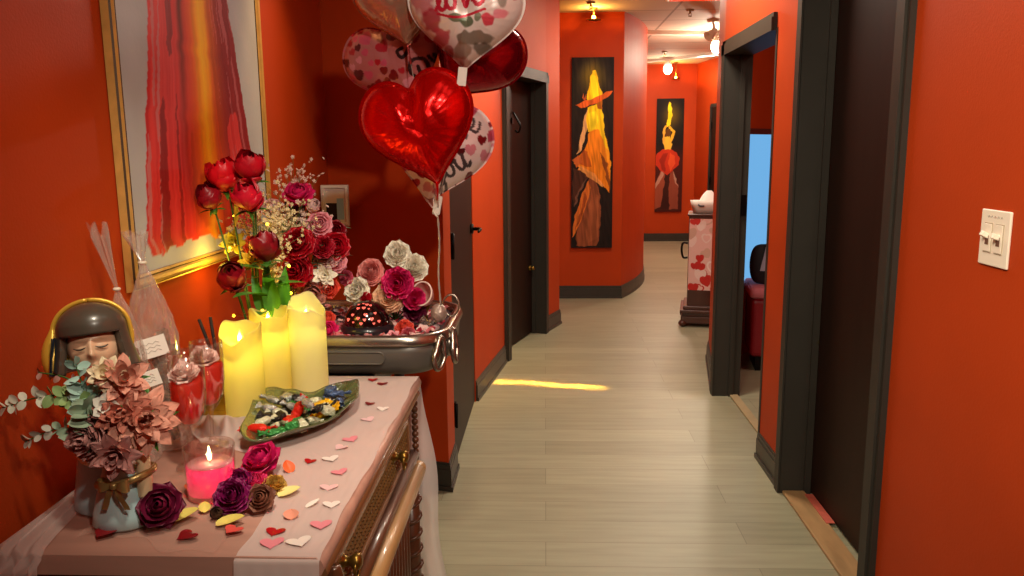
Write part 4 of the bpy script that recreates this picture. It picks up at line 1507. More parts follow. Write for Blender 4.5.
def cello_bag(label, x, y, W, D, zk, top, lean, seed, tagz, tagw, tagrot, fill):
    t = thing('cellophane_gift_bag', label, 'gift bag', (x, y, ZT), group='cellophane gift bags')
    g = random.Random(seed)

    def sec(u, v):
        a = 2 * PI * u
        z = v * zk
        k = 1 - max(0, v - 0.62) ** 1.5 * 4.0
        k = max(k, 0.10)
        w = 1 + 0.14 * noise.noise(Vector((math.cos(a) * 1.5, math.sin(a) * 1.5, v * 7 + seed))) + 0.12 * noise.noise(Vector((math.cos(a) * 4, math.sin(a) * 4, v * 17 + seed)))
        c, s_ = math.cos(a), math.sin(a)
        sq = 1 / max(abs(c), abs(s_)) ** 0.5
        return (W * c * k * w * sq + lean[0] * v, D * s_ * k * w * sq + lean[1] * v, z)
    f = MB().grid(sec, 44, 38, closed_u=True, smooth=False)
    f.build('cellophane_film', M_CELLO, t)

    def fan(u, v):
        a = 2 * PI * u
        r = (0.10 * W + 0.42 * W * v) * (1 + 0.30 * math.sin(a * 7 + seed) * v)
        q = 0.62 if seed % 2 else 0.75
        return (lean[0] + r * math.cos(a) + top[0] * v, lean[1] + q * r * math.sin(a) + top[1] * v, zk + top[2] * v * (1 + 0.12 * math.sin(a * 5 + seed)))
    MB().grid(fan, 56, 9, closed_u=True, smooth=False).build('gathered_top', M_CELLO, t)
    MB().tube([(lean[0] + 0.13 * W * math.cos(a), lean[1] + 0.13 * W * math.sin(a), zk) for a in np.linspace(0, 2 * PI, 18, endpoint=False)], 0.0035, closed=True).build('tie', mat('clear_tie', '#d8c9b4', 0.3), t)
    c = MB()
    for k in range(fill):
        zz = 0.015 + 0.22 * k / fill
        kk = 0.55
        c.tube([(g.uniform(-1, 1) * W * kk, g.uniform(-1, 1) * D * kk, zz), (g.uniform(-1, 1) * W * kk, g.uniform(-1, 1) * D * kk, zz + g.uniform(0.012, 0.05))], g.uniform(0.007, 0.011), n=8)
    c.build('treats', M_CHOC, t)['kind'] = 'stuff'
    tg = MB()
    R = Matrix.Translation((lean[0] * 0.4 + tagrot[1], -D * 1.35 + tagrot[2], tagz)) @ Matrix.Rotation(0.45, 4, 'Z') @ Matrix.Rotation(tagrot[0], 4, 'Y')
    tg.box(-tagw / 2, tagw / 2, -0.0008, 0.0008, -tagw * 0.33, tagw * 0.33, M=R)
    to = tg.build('paper_tag', M_TAG, t)
    pr = MB()
    for q in range(3):
        pr.tube([R @ Vector((tagw * (-0.3 + 0.1 * k), -0.0012, tagw * (0.12 - 0.13 * q) + (0.0035 if k % 2 else -0.001))) for k in range(7)], 0.0006, n=5)
    pr.build('faint_script', mat('grey_script', '#a79c90', 0.7), to)
    return t


cello_bag('clear cellophane bag with a twisted top, left one behind the head vase', -0.858, 1.585, 0.034, 0.030, 0.368, (-0.022, -0.01, 0.125), (-0.022, 0.0, 0), 3, 0.190, 0.05, (-0.25, 0.06, -0.01), 26)
cello_bag('clear cellophane bag standing right of another, with a white tag', -0.838, 1.665, 0.046, 0.034, 0.410, (-0.010, 0.0, 0.062), (-0.030, 0.01, 0), 8, 0.235, 0.066, (-0.22, 0.012, 0.0), 30)

# ================================================================ GLASSES
M_GLASS = thin_glass('clear_glass', '#fefbf8', 0.19)
M_REDJ = wax('red_filling', '#ff5040', 0.5)


def flute(label, x, y, h, seed):
    t = thing('champagne_flute', label, 'glass', (x, y, ZT), group='champagne flutes')
    o = [(0.0, 0.003), (0.030, 0.0025), (0.034, 0.001), (0.035, 0.0), (0.034, 0.0035), (0.012, 0.008), (0.0045, 0.02), (0.0042, 0.060), (0.006, 0.078), (0.018, 0.092), (0.030, 0.115), (0.035, 0.15), (0.036, 0.20), (0.0345, h)]
    inn = [(0.033, h), (0.0345, 0.20), (0.0335, 0.15), (0.0285, 0.117), (0.016, 0.096), (0.0, 0.090)]
    MB().lathe(o + inn, n=40).build('glass', M_GLASS, t)
    fl = MB().lathe([(0, 0.0925), (0.0155, 0.0975), (0.0278, 0.119), (0.0325, 0.15), (0.0335, 0.182), (0.028, 0.190), (0.015, 0.186), (0, 0.189)], n=36, wob=lambda a, k: 0.02 * math.sin(a * 5 + k))
    fl.build('red_filling', M_REDJ, t)
    bloom('peony', 0.030, seed, frame_M((-0.003, -0.004, 0.192), (0.1, -0.3, 1))).build('pink_bloom', mat('powder_pink_petals', '#ffe0da', 0.6, vary=0.06), t)


flute('champagne flute with red filling and pink bloom, nearer of the two', -0.730, 1.545, 0.246, 1)
flute('champagne flute with red filling, standing behind another flute', -0.742, 1.672, 0.236, 2)

# square gold glass behind the flutes
gg = thing('candle_holder', 'square gold glass candle holder between the flutes and the candles', 'candle holder', (-0.838, 1.915, ZT))
M_GOLDG = mat('gold_mirror_glass', '#a98420', 0.18, metal=0.75, vary=0.4, vscale=30, bump=0.3, bscale=40)
w = 0.048
hb = MB()
hb.box(-w, w, -w, w, 0, 0.012)
for (a, b, c, d) in ((-w, w, -w, -w + 0.005), (-w, w, w - 0.005, w), (-w, -w + 0.005, -w + 0.005, w - 0.005), (w - 0.005, w, -w + 0.005, w - 0.005)):
    hb.box(a, b, c, d, 0.012, 0.128, bev=0.0015)
hb.build('holder', M_GOLDG, gg)
MB().tube([(-w, -w, 0.128), (w, -w, 0.128), (w, w, 0.128), (-w, w, 0.128)], 0.0025, closed=True).tube([(-w, -w, 0.07), (w, -w, 0.07), (w, w, 0.07), (-w, w, 0.07)], 0.002, closed=True).build('rim', mat('bright_gold', '#e0b640', 0.2, metal=0.9), gg)

# reed diffuser: two dark sticks show above
rd = thing('reed_diffuser', 'small bottle with dark reed sticks against the wall behind the candles', 'reed diffuser', (-0.890, 2.075, ZT))
MB().lathe([(0, 0), (0.026, 0), (0.028, 0.004), (0.028, 0.055), (0.012, 0.072), (0.012, 0.088), (0.010, 0.088), (0.009, 0.07), (0, 0.07)], n=28).build('bottle', mat('brown_bottle', '#3a1f10', 0.15, coat=0.5), rd)
for (a, b) in ((-0.030, -0.03), (-0.012, 0.0)):
    MB().tube([(0.0, 0, 0.06), (a, b * 1.0, 0.205)], 0.0045, n=8).build('reed', mat('dark_reed', '#1d1210', 0.7), rd)

# ================================================================ THE PILLAR CANDLES
M_WAX = wax('yellow_wax', '#efe184', 0.5)
M_WAXP = wax('pale_yellow_wax', '#f0e8b0', 0.5)
M_FLAME = mat('led_flame', '#fff3a0', 0.4, emit='#ffdf20', estr=5.0)


def candle(label, x, y, r, h, m, seed, e):
    t = thing('pillar_candle', label, 'candle', (x, y, ZT), group='flameless pillar candles')
    rim = lambda a: -0.013 * math.cos(a + 1.2) + 0.009 * math.sin(a + seed) + 0.010 * math.sin(2 * a + seed * 2.1) + 0.004 * math.sin(5 * a)

    def out(u, v):
        a = 2 * PI * u
        rr = r * (1 + 0.012 * noise.noise(Vector((math.cos(a) * 2, math.sin(a) * 2, v * 5 + seed))))
        z = v * (h - 0.014 + rim(a))
        return (rr * math.cos(a), rr * math.sin(a), z)

    def lip(u, v):
        a = 2 * PI * u
        zt = h - 0.014 + rim(a)
        k = v
        rr = r * (1 - 0.15 * k) if k < 0.5 else r * (0.925 - 0.12 * (k - 0.5))
        z = zt + 0.004 * math.sin(PI * min(1, k * 2)) - max(0, k - 0.3) * 0.055
        return (rr * math.cos(a), rr * math.sin(a), z)

    def well(u, v):
        a = 2 * PI * u
        p = lip(u, 1.0)
        zt = h - 0.052
        k = v
        return (p[0] * (1 - k), p[1] * (1 - k), p[2] * (1 - k) ** 2 + zt * (1 - (1 - k) ** 2))
    b = MB()
    b.grid(out, 56, 30, closed_u=True)
    b.grid(lip, 56, 8, closed_u=True)
    b.grid(well, 56, 8, closed_u=True)
    b.lathe([(0, 0), (r, 0)], n=56)
    b.build('wax_body', m, t)
    f = MB().lathe([(0, 0), (0.0075, 0.006), (0.009, 0.013), (0.006, 0.026), (0.002, 0.038), (0, 0.042)], n=18, sy=0.55, M=Matrix.Translation((0.002, -0.004, h - 0.052)) @ Matrix.Rotation(0.1, 4, 'X'))
    f.build('flame', M_FLAME, t)
    lamp('candle_glow', 'POINT', (x, y - 0.012, ZT + h - 0.030), e, (1.0, 0.93, 0.16), 0.006)
    lamp('candle_core', 'POINT', (x, y, ZT + h - 0.078), e * 0.30, (1.0, 0.93, 0.18), 0.012)


candle('yellow pillar candle, leftmost and lowest of the three', -0.756, 1.905, 0.051, 0.222, M_WAX, 1, 0.42)
candle('yellow pillar candle in the middle of the three', -0.736, 2.055, 0.050, 0.238, M_WAX, 3, 0.42)
candle('pale yellow pillar candle, rightmost of the three beside the grey tub', -0.650, 2.110, 0.050, 0.242, M_WAXP, 5, 0.24)

# ================================================================ THE PINK CANDLE
M_PINKW = wax('pink_wax', '#f04488', 0.5)
pk = thing('jar_candle', 'burning pink candle in a clear glass tumbler', 'candle', (-0.636, 1.412, ZT))
MB().lathe([(0, 0), (0.040, 0), (0.043, 0.003), (0.0475, 0.098), (0.0465, 0.100), (0.0450, 0.098), (0.0415, 0.009), (0, 0.008)], n=48).build('glass', M_GLASS, pk)
MB().lathe([(0, 0.009), (0.041, 0.0095), (0.0435, 0.062), (0.041, 0.064), (0, 0.062)], n=48).build('wax', M_PINKW, pk)
MB().lathe([(0, 0.0622), (0.0405, 0.0642), (0.0405, 0.0652), (0, 0.0640)], n=48).build('melted_pool', mat('melted_pink_wax', '#f7a8b0', 0.08, coat=0.5), pk)
MB().tube([(0, 0, 0.060), (0.001, 0, 0.072)], 0.0012).build('wick', M_BLACK, pk)
MB().lathe([(0, 0.068), (0.003, 0.071), (0.0042, 0.077), (0.003, 0.086), (0.0012, 0.094), (0, 0.098)], n=16).build('flame', mat('candle_flame', '#fff3c0', 0.4, emit='#ffd78a', estr=18), pk)
lamp('pink_candle_flame', 'POINT', (-0.636, 1.412, ZT + 0.082), 0.30, (1.0, 0.72, 0.42), 0.004)
lamp('pink_candle_core', 'POINT', (-0.636, 1.412, ZT + 0.048), 0.14, (1.0, 0.6, 0.55), 0.006)

# ================================================================ THE LEAF DISH AND ITS SWEETS
ds = thing('leaf_dish', 'olive green glazed leaf-shaped dish filled with wrapped sweets', 'dish', (-0.595, 1.80, ZT))
out2 = [(-0.640, 1.605), (-0.676, 1.665), (-0.706, 1.80), (-0.728, 1.92), (-0.708, 1.992), (-0.660, 1.955), (-0.626, 1.945), (-0.590, 1.955), (-0.560, 1.985), (-0.537, 2.050), (-0.505, 2.040), (-0.488, 2.005), (-0.468, 1.90), (-0.471, 1.84), (-0.500, 1.745), (-0.539, 1.665), (-0.590, 1.625)]
rim2 = smooth_line([(x + 0.595, y - 1.80, 0) for x, y in out2], 6, closed=True)
NR = len(rim2)
DISH = lambda s: 0.006 + 0.034 * s ** 2.4
M_DISH = mat('olive_glaze', '#55603a', 0.16, vary=0.35, vscale=28, coat=0.8, bump=0.5, bscale=35)


def dish_top(u, v):
    k = u * NR
    i = int(k) % NR
    p = rim2[i].lerp(rim2[(i + 1) % NR], k - int(k))
    s = v
    return (p.x * s, p.y * s, DISH(s) + 0.005 * math.sin(u * 2 * PI * 7) * s ** 3)


def dish_bot(u, v):
    x, y, z = dish_top(u, v)
    return (x * 0.985, y * 0.985, max(0.0, z - 0.006))


dm = MB().grid(dish_top, 102, 14, closed_u=True).grid(dish_bot, 102, 14, closed_u=True)
dm.grid(lambda u, v: Vector(dish_top(u, 1)) * (1 - v) + Vector(dish_bot(u, 1)) * v, 102, 1, closed_u=True)
dm.build('bowl', M_DISH, ds)
vn = MB()
vn.tube(smooth_line([(-0.035, -0.15, 0.018), (0.0, 0.0, 0.0085), (0.06, 0.15, 0.019)], 10), 0.0028, n=8)
for s in (-1, 1):
    for k in range(4):
        y0 = -0.08 + 0.055 * k
        vn.tube(smooth_line([(0.0 + 0.25 * y0 * 0.5, y0, DISH(0.2) + 0.0025), (s * 0.05 + 0.02, y0 + 0.04, DISH(0.55) + 0.002), (s * 0.085 + 0.025, y0 + 0.07, DISH(0.8) + 0.004)], 5), 0.0018, n=6)
vn.build('leaf_veins', M_DISH, ds)

CAND = {}
for nm, c, mt in (('red', '#e2281a', 0.15), ('gold', '#f0b818', 0.25), ('green', '#3f8f46', 0.3), ('white', '#d9d8b8', 0.2), ('silver', '#b9bcb8', 0.7), ('black', '#2a2422', 0.3), ('blue', '#4a5f86', 0.3)):
    CAND[nm] = mat(nm + '_foil', c, 0.25, metal=mt, bump=0.6, bscale=160)
CANM = {}


def candy_mesh(kind):
    b = MB()
    g = random.Random(kind)

    def f(u, v):
        a = 2 * PI * u
        x = -0.030 + 0.060 * v
        ax = abs(x)
        r = 0.0095 * max(0.0, 1 - (ax / 0.0175) ** 4) ** 0.5 if ax < 0.0165 else 0.0022
        if ax > 0.0165:
            r = 0.0022 + (ax - 0.0165) * 0.72
        fl = 1 + (0.28 * math.sin(a * 6 + kind) if ax > 0.018 else 0.06 * math.sin(a * 5 + x * 300))
        return (x, r * fl * math.cos(a), r * fl * math.sin(a) * (0.35 if ax > 0.02 else 0.85))
    b.grid(f, 28, 24, closed_u=True)
    return b


def square_mesh():
    b = MB()

    def f(u, v):
        a = 2 * PI * u
        t = PI * v
        q = lambda x: math.copysign(abs(x) ** 0.45, x)
        x, y, z = 0.014 * q(math.sin(t)) * q(math.cos(a)), 0.012 * q(math.sin(t)) * q(math.sin(a)), 0.009 * q(math.cos(t))
        k = 0.0012 * noise.noise(Vector((x, y, z)) * 180)
        return (x + k, y + k, z + k)
    b.grid(f, 28, 18, closed_u=True)
    return b


proto_c = candy_mesh(1)
proto_s = square_mesh()
gk = random.Random(11)
sweets = [
    ('red', 't', -0.646, 1.690, 1), ('red', 's', -0.600, 1.775, 2), ('red', 't', -0.594, 1.815, 3), ('gold', 't', -0.548, 1.835, 1), ('gold', 's', -0.556, 1.872, 2), ('gold', 't', -0.530, 1.815, 3),
    ('green', 't', -0.606, 1.678, 1), ('green', 't', -0.590, 1.700, 2), ('green', 's', -0.572, 1.705, 3), ('green', 't', -0.590, 1.865, 4), ('green', 't', -0.630, 1.885, 5), ('green', 's', -0.575, 1.765, 6),
    ('white', 't', -0.618, 1.730, 1), ('white', 't', -0.655, 1.750, 2), ('white', 's', -0.560, 1.735, 3), ('white', 't', -0.545, 1.770, 4), ('white', 't', -0.640, 1.825, 5), ('white', 's', -0.575, 1.905, 6), ('white', 't', -0.530, 1.860, 7), ('white', 's', -0.515, 1.800, 8),
    ('black', 't', -0.650, 1.790, 1), ('black', 's', -0.625, 1.775, 2), ('black', 't', -0.630, 1.855, 3), ('black', 't', -0.535, 1.785, 4), ('black', 's', -0.620, 1.905, 5), ('black', 't', -0.510, 1.840, 6),
    ('silver', 't', -0.665, 1.830, 1), ('silver', 't', -0.675, 1.880, 2), ('silver', 's', -0.650, 1.910, 3), ('silver', 't', -0.610, 1.840, 4), ('silver', 't', -0.560, 1.790, 5), ('silver', 's', -0.535, 1.915, 6),
    ('blue', 't', -0.520, 1.905, 1), ('blue', 's', -0.545, 1.935, 2), ('blue', 't', -0.505, 1.870, 3)]
LBL = {'red': 'red foil wrapped sweet in the leaf dish', 'gold': 'gold foil wrapped sweet in the right half of the leaf dish', 'green': 'green foil wrapped sweet in the leaf dish', 'white': 'white wrapped sweet in the leaf dish', 'black': 'dark brown wrapped sweet in the leaf dish', 'silver': 'silver foil wrapped sweet in the leaf dish', 'blue': 'blue and white wrapped sweet at the far end of the leaf dish'}
RL = {1: 'red twist-wrapped sweet at the near left end of the leaf dish', 2: 'square red wrapped sweet in the middle of the leaf dish', 3: 'red twist-wrapped sweet leaning upright in the middle of the leaf dish'}
placed = []
firsts = {}
for (c, k, x, y, i) in sweets:
    s = math.hypot((x + 0.595) / 0.115, (y - 1.80) / 0.22)
    z = ZT + DISH(min(s, 0.95)) + 0.012
    for (px, py, pz) in placed:
        d = math.hypot(px - x, py - y)
        if d < 0.026:
            z = max(z, pz + 0.010)
    z = min(z, ZT + 0.058)
    placed.append((x, y, z))
    rot = (gk.uniform(-.4, .4), gk.uniform(-.5, .5), gk.uniform(0, PI))
    if c == 'red' and i == 3:
        rot = (0.2, -1.1, 0.6)
        z += 0.012
    key = (c, k)
    if key not in firsts:
        o = (proto_c if k == 't' else proto_s).build('wrapped_sweet', CAND[c])
        firsts[key] = o
    else:
        o = firsts[key].copy()
        COL.objects.link(o)
    o.location = (x, y, z)
    o.rotation_euler = rot
    o.scale = (1.35,) * 3 if c in ('red', 'gold') else (1.1,) * 3
    tag(o, RL[i] if c == 'red' else LBL[c], 'candy', 'wrapped sweets in the leaf dish')

# ================================================================ LOOSE BLOOMS AND PETALS ON THE TABLE
M_BURG = mat('burgundy_petals', '#6e0f34', 0.5, vary=0.25, vscale=25)
M_MAG = mat('magenta_petals', '#c4125a', 0.5, vary=0.2, vscale=25)
M_PURP = mat('purple_petals', '#8a0f58', 0.5, vary=0.25, vscale=25)
M_DRIED = mat('dried_rose_petals', '#85503c', 0.6, vary=0.3, vscale=30)
M_YEL = mat('pale_yellow_petals', '#e8d36a', 0.55, vary=0.12, vscale=30)
M_PINK = mat('hot_pink_petals', '#e4336f', 0.5, vary=0.2, vscale=25)
M_ORG = mat('orange_petals', '#ef6a35', 0.5, vary=0.15)


def loose(name, label, x, y, kind, R, m, axis, seed, lift=None, group='loose silk blooms on the table'):
    o = bloom(kind, R, seed, frame_M((0, 0, 0), axis, seed)).build(name, m)
    zmin = min(v.co.z for v in o.data.vertices)
    o.location = (x, y, ZT - zmin + 0.0005 + (lift or 0))
    return tag(o, label, 'flower', group)


loose('silk_rose', 'burgundy silk rose between the head vase and the pink candle', -0.672, 1.292, 'rose', 0.038, M_BURG, (0.15, -0.75, 0.5), 1)
loose('silk_rose', 'bright magenta silk rose below the leaf dish, largest pink one', -0.572, 1.520, 'rose', 0.040, M_MAG, (-0.2, -0.45, 0.85), 2)
loose('silk_rose', 'purple silk rose beside the right of the pink candle', -0.566, 1.345, 'peony', 0.034, M_PURP, (0.1, -0.7, 0.6), 3)
loose('silk_rose', 'dark magenta silk rose behind the purple one at the pink candle', -0.590, 1.420, 'rose', 0.032, M_PURP, (0.3, -0.4, 0.8), 4)
loose('silk_rose', 'small hot pink bloom between the magenta rose and the candle', -0.555, 1.432, 'peony', 0.025, M_PINK, (-0.1, -0.5, 0.8), 6)
loose('dried_rose', 'small dried brown rose in front of the yellow bud', -0.518, 1.352, 'rose', 0.026, M_DRIED, (0.1, -0.75, 0.6), 5)
loose('dried_rose', 'small yellow rosebud edged with brown behind the dried brown rose', -0.522, 1.430, 'ranunculus', 0.024, mat('yellow_brown_petals', '#d0a24a', 0.55, vary=0.4, vscale=40), (0.4, -0.3, 0.85), 7)
loose('dried_rose', 'tiny dark dried bud behind the yellow petals in front of the candle', -0.588, 1.318, 'rose_bud', 0.012, mat('dark_dried_petals', '#4a2f22', 0.6, vary=0.3), (0.2, -0.5, 0.5), 8)


def petal_thing(label, x, y, L, W, m, rz, tilt=0.15, curl=0.35, name='silk_petal', cat='petal', group='loose petals on the table', z=0.0):
    b = MB()

    def f(u, v):
        a = (u - .5) * 2
        w = W * math.sin(PI * min(1, 0.06 + 0.94 * v)) ** 0.6 * (1.1 - 0.3 * v)
        return (a * w, (v - .5) * L, curl * (abs(a) ** 2 * w + 0.5 * L * (v - .45) ** 2) + 0.0006 * math.sin(9 * u))
    b.grid(f, 8, 10)
    o = b.build(name, m)
    o.rotation_euler = (tilt, 0.05, rz)
    bpy.context.view_layer.update()
    zm = min((o.matrix_world @ v.co).z for v in o.data.vertices)
    o.location = (x, y, ZT - zm + 0.0006 + z)
    return tag(o, label, cat, group)


petal_thing('curled yellow petal in front of the burgundy rose', -0.640, 1.305, 0.052, 0.019, M_YEL, -1.1, 0.3)
petal_thing('pale yellow petal in front of the purple rose', -0.553, 1.292, 0.050, 0.017, M_YEL, -1.25, 0.2)
petal_thing('pale yellow petal right of the dried brown rose', -0.487, 1.415, 0.044, 0.017, mat('cream_yellow_petal', '#efe08e', 0.55), -1.0, 0.2)
petal_thing('small yellow petal between the candle and the yellow petal', -0.622, 1.345, 0.026, 0.011, M_YEL, 0.4, 0.4)
petal_thing('orange petal behind the yellow rosebud', -0.525, 1.525, 0.030, 0.013, M_ORG, 0.7, 0.7)
petal_thing('peach flower petal lying on the tulle in front of the yellow petal', -0.455, 1.322, 0.028, 0.014, mat('peach_petal', '#e79a80', 0.6, vary=0.15), 0.3, 0.25)
petal_thing('narrow white petal lying on the tulle right of the peach petal', -0.430, 1.372, 0.034, 0.007, mat('white_petal', '#e9ddd2', 0.6), -0.5, 0.1)
petal_thing('small red petal left of the pink candle', -0.690, 1.432, 0.024, 0.010, M_ORG, 1.0, 0.3)
petal_thing('dark wine petal behind the burgundy rose', -0.690, 1.345, 0.030, 0.012, M_BURG, 0.5, 0.4)

# paper hearts
HM = {'red': mat('red_heart_paper', '#b5121a', 0.35), 'dark': mat('dark_red_heart_paper', '#7c0e14', 0.3), 'pink': mat('pink_heart_paper', '#e58a96', 0.5), 'white': mat('white_heart_paper', '#eee2da', 0.45), 'coral': mat('coral_heart_paper', '#e2564e', 0.4), 'pale': mat('pale_pink_heart_paper', '#e9bfc0', 0.5)}
hearts = [
    ('dark', -0.754, 1.246, .019, 'dark red paper heart in front of the blue dress of the head vase'), ('dark', -0.607, 1.238, .019, 'dark red paper heart at the near edge of the bare wood'),
    ('coral', -0.537, 1.262, .017, 'coral red paper heart in front of the yellow petal'), ('red', -0.464, 1.262, .017, 'red paper heart on the tulle right of the coral one'),
    ('pink', -0.456, 1.222, .020, 'pink paper heart on the near left corner of the tulle'), ('white', -0.412, 1.228, .021, 'white paper heart at the near edge of the tulle'),
    ('pink', -0.392, 1.290, .019, 'pink paper heart near the near right corner of the runner'), ('pale', -0.420, 1.445, .018, 'pale paper heart halfway along the right edge of the runner'),
    ('pink', -0.418, 1.520, .017, 'pink paper heart on the tulle left of the pale edge hearts'), ('white', -0.455, 1.590, .018, 'white paper heart on the tulle below the tip of the dish'),
    ('red', -0.495, 1.575, .013, 'small dark red paper heart beside the orange petal'), ('pink', -0.440, 1.705, .018, 'pink paper heart on the tulle right of the dish rim'),
    ('pale', -0.450, 1.655, .016, 'pale pink paper heart between a white and a pink one'), ('dark', -0.452, 1.960, .013, 'dark red paper heart right of the far end of the dish'),
    ('dark', -0.455, 2.135, .015, 'dark red paper heart near the far edge of the runner'), ('red', -0.490, 2.175, .014, 'red paper heart at the far edge of the runner beside a darker one'),
    ('white', -0.395, 1.370, .016, 'white paper heart between two pink ones on the runner edge'), ('pale', -0.430, 1.840, .017, 'pale paper heart on the runner right of the dish'),
    ('pale', -0.560, 2.155, .016, 'pale paper heart between the right candle and the far edge'), ('white', -0.410, 1.920, .015, 'white paper heart on the far right of the runner')]
gh = random.Random(3)
for (c, x, y, s, lb) in hearts:
    b = MB()
    hx = heart_xy(36, s)
    n = len(hx)
    b.add([(px, py, 0.0018 * (px / s) ** 2) for px, py in hx] + [(0, 0, 0.0)], [(i, (i + 1) % n, n) for i in range(n)], 0, True)
    b.add([(px, py, 0.0018 * (px / s) ** 2 - 0.0006) for px, py in hx] + [(0, 0, -0.0006)], [((i + 1) % n, i, n) for i in range(n)], 0, True)
    o = b.build('paper_heart', HM[c])
    o.location = (x, y, ZT + (0.0022 if x > -0.5 or y > 1.7 else 0.0055))
    o.rotation_euler = (gh.uniform(-.05, .05), gh.uniform(-.05, .05), gh.uniform(-.7, .7))
    tag(o, lb, 'heart confetti', 'paper hearts on the table')

# ================================================================ SIDE TABLE AND THE GREY TUB
sd = thing('side_table', 'dark wooden side table behind the sideboard that carries the grey tub', 'side table', (-0.73, 2.60, 0))
M_DKW = mat('dark_stained_wood', '#2e1c14', 0.4, vary=0.15)
MB().box(-0.21, 0.21, -0.32, 0.32, 0.795, 0.825, bev=0.004).build('table_top', M_DKW, sd)
ap = MB()
for (a, b, c, d) in ((-0.19, 0.19, -0.30, -0.28), (-0.19, 0.19, 0.28, 0.30), (-0.19, -0.17, -0.28, 0.28), (0.17, 0.19, -0.28, 0.28)):
    ap.box(a, b, c, d, 0.72, 0.7955)
ap.build('apron', M_DKW, sd)
for x in (-0.18, 0.18):
    for y in (-0.29, 0.29):
        MB().tube([(x, y, 0.0), (x, y, 0.725)], [0.014, 0.02], n=12).build('leg', M_DKW, sd)

M_TUB = mat('grey_enamel', '#66605a', 0.38, metal=0.35, vary=0.06)
M_CHROME = mat('brushed_steel', '#a89e92', 0.26, metal=0.95, vary=0.08)


def rrect(x0, x1, y0, y1, r, n=10):
    out = []
    for (cx, cy, a0) in ((x1 - r, y1 - r, 0), (x0 + r, y1 - r, PI / 2), (x0 + r, y0 + r, PI), (x1 - r, y0 + r, 1.5 * PI)):
        for k in range(n + 1):
            a = a0 + PI / 2 * k / n
            out.append((cx + r * math.cos(a), cy + r * math.sin(a)))
    return out


def loft(mb, secs, mi=0, cap0=True, cap1=False, smooth=True, M=None):
    """secs: list of (outline, z)"""
    n = len(secs[0][0])
    vs = [(x, y, z) for o, z in secs for x, y in o]
    fs = []
    for k in range(len(secs) - 1):
        for i in range(n):
            j = (i + 1) % n
            fs.append((k * n + i, k * n + j, (k + 1) * n + j, (k + 1) * n + i))
    if cap0:
        fs.append(tuple(range(n))[::-1])
    if cap1:
        fs.append(tuple((len(secs) - 1) * n + i for i in range(n)))
    return mb.add(vs, fs, mi, smooth, M)


TX0, TX1, TY0, TY1 = -0.930, -0.300, 2.285, 2.86
tb = thing('metal_tub', 'grey metal tub with steel rim and loop latches, filled with flowers', 'tub', (-0.624, 2.572, 0.8255))
TM = Matrix.Translation((0.624, -2.572, -0.8255))


def tsec(d, z):
    return (rrect(TX0 + d, TX1 - d, TY0 + d, TY1 - d, max(0.14 - d, 0.02)), z)


b = MB()
loft(b, [tsec(0.055, 0.826), tsec(0.040, 0.829), tsec(0.016, 0.842), tsec(0.004, 0.862), tsec(0.0, 0.90), tsec(0.0, 0.925), tsec(0.010, 0.928), tsec(0.018, 0.90), tsec(0.03, 0.85)], M=TM)
b.add([(x, y, 0.85) for x, y in tsec(0.03, 0)[0]], [tuple(range(len(tsec(0.03, 0)[0])))], 0, False, TM)
body = b.build('tub_body', M_TUB, tb)
b = MB()
loft(b, [tsec(-0.002, 0.922), tsec(-0.010, 0.926), tsec(-0.012, 0.932), tsec(-0.006, 0.951), tsec(0.0, 0.957), tsec(0.010, 0.957), tsec(0.020, 0.950), tsec(0.022, 0.922)], cap0=False, M=TM)
b.build('steel_rim', M_CHROME, tb)
b = MB()
pr = rrect(-0.66, -0.478, 0.872, 0.908, 0.017, 8)
b.tube([(x, TY0 - 0.001, z) for x, z in pr], 0.0035, n=8, closed=True, M=TM)
b.add([(x, TY0 - 0.0015, z) for x, z in pr], [tuple(range(len(pr)))], 0, False, TM)
b.build('pressed_panel', M_TUB, body)
# latches: two leaf-shaped steel loops on the rounded near right corner
for (ang, zc, s) in ((-40, 0.895, 1.0), (-8, 0.900, 1.05)):
    a = math.radians(ang)
    cx, cy = TX1 - 0.14, TY0 + 0.14
    nx, ny = math.cos(a), math.sin(a)
    tx, ty = -ny, nx
    pts = []
    for t in np.linspace(0, 2 * PI, 36, endpoint=False):
        q = 0.022 * s * math.sin(t) * (1.0 if math.cos(t) < 0 else 0.72) + 0.013 * math.cos(t)
        h = 0.046 * s * math.cos(t)
        bul = 0.014 + 0.012 * (1 - math.cos(t)) * 0.5
        pts.append((cx + nx * (0.14 + bul) + tx * q, cy + ny * (0.14 + bul) + ty * q, zc + h))
    lt = MB().tube(pts, 0.0085, n=10, closed=True, M=TM, flat=0.8)
    lt.tube([(cx + nx * 0.137 + tx * 0.008, cy + ny * 0.137 + ty * 0.008, zc + 0.036 * s), (cx + nx * 0.158 + tx * 0.012, cy + ny * 0.158 + ty * 0.012, zc + 0.046 * s)], 0.010, n=10, M=TM)
    lt.ball((cx + nx * 0.142, cy + ny * 0.142, zc - 0.004), 0.016, 14, 10, sc=(0.9, 0.9, 1.9), M=TM)
    lt.build('latch', M_CHROME, tb)
# bed of petals in the tub
g = random.Random(21)
bed = MB()


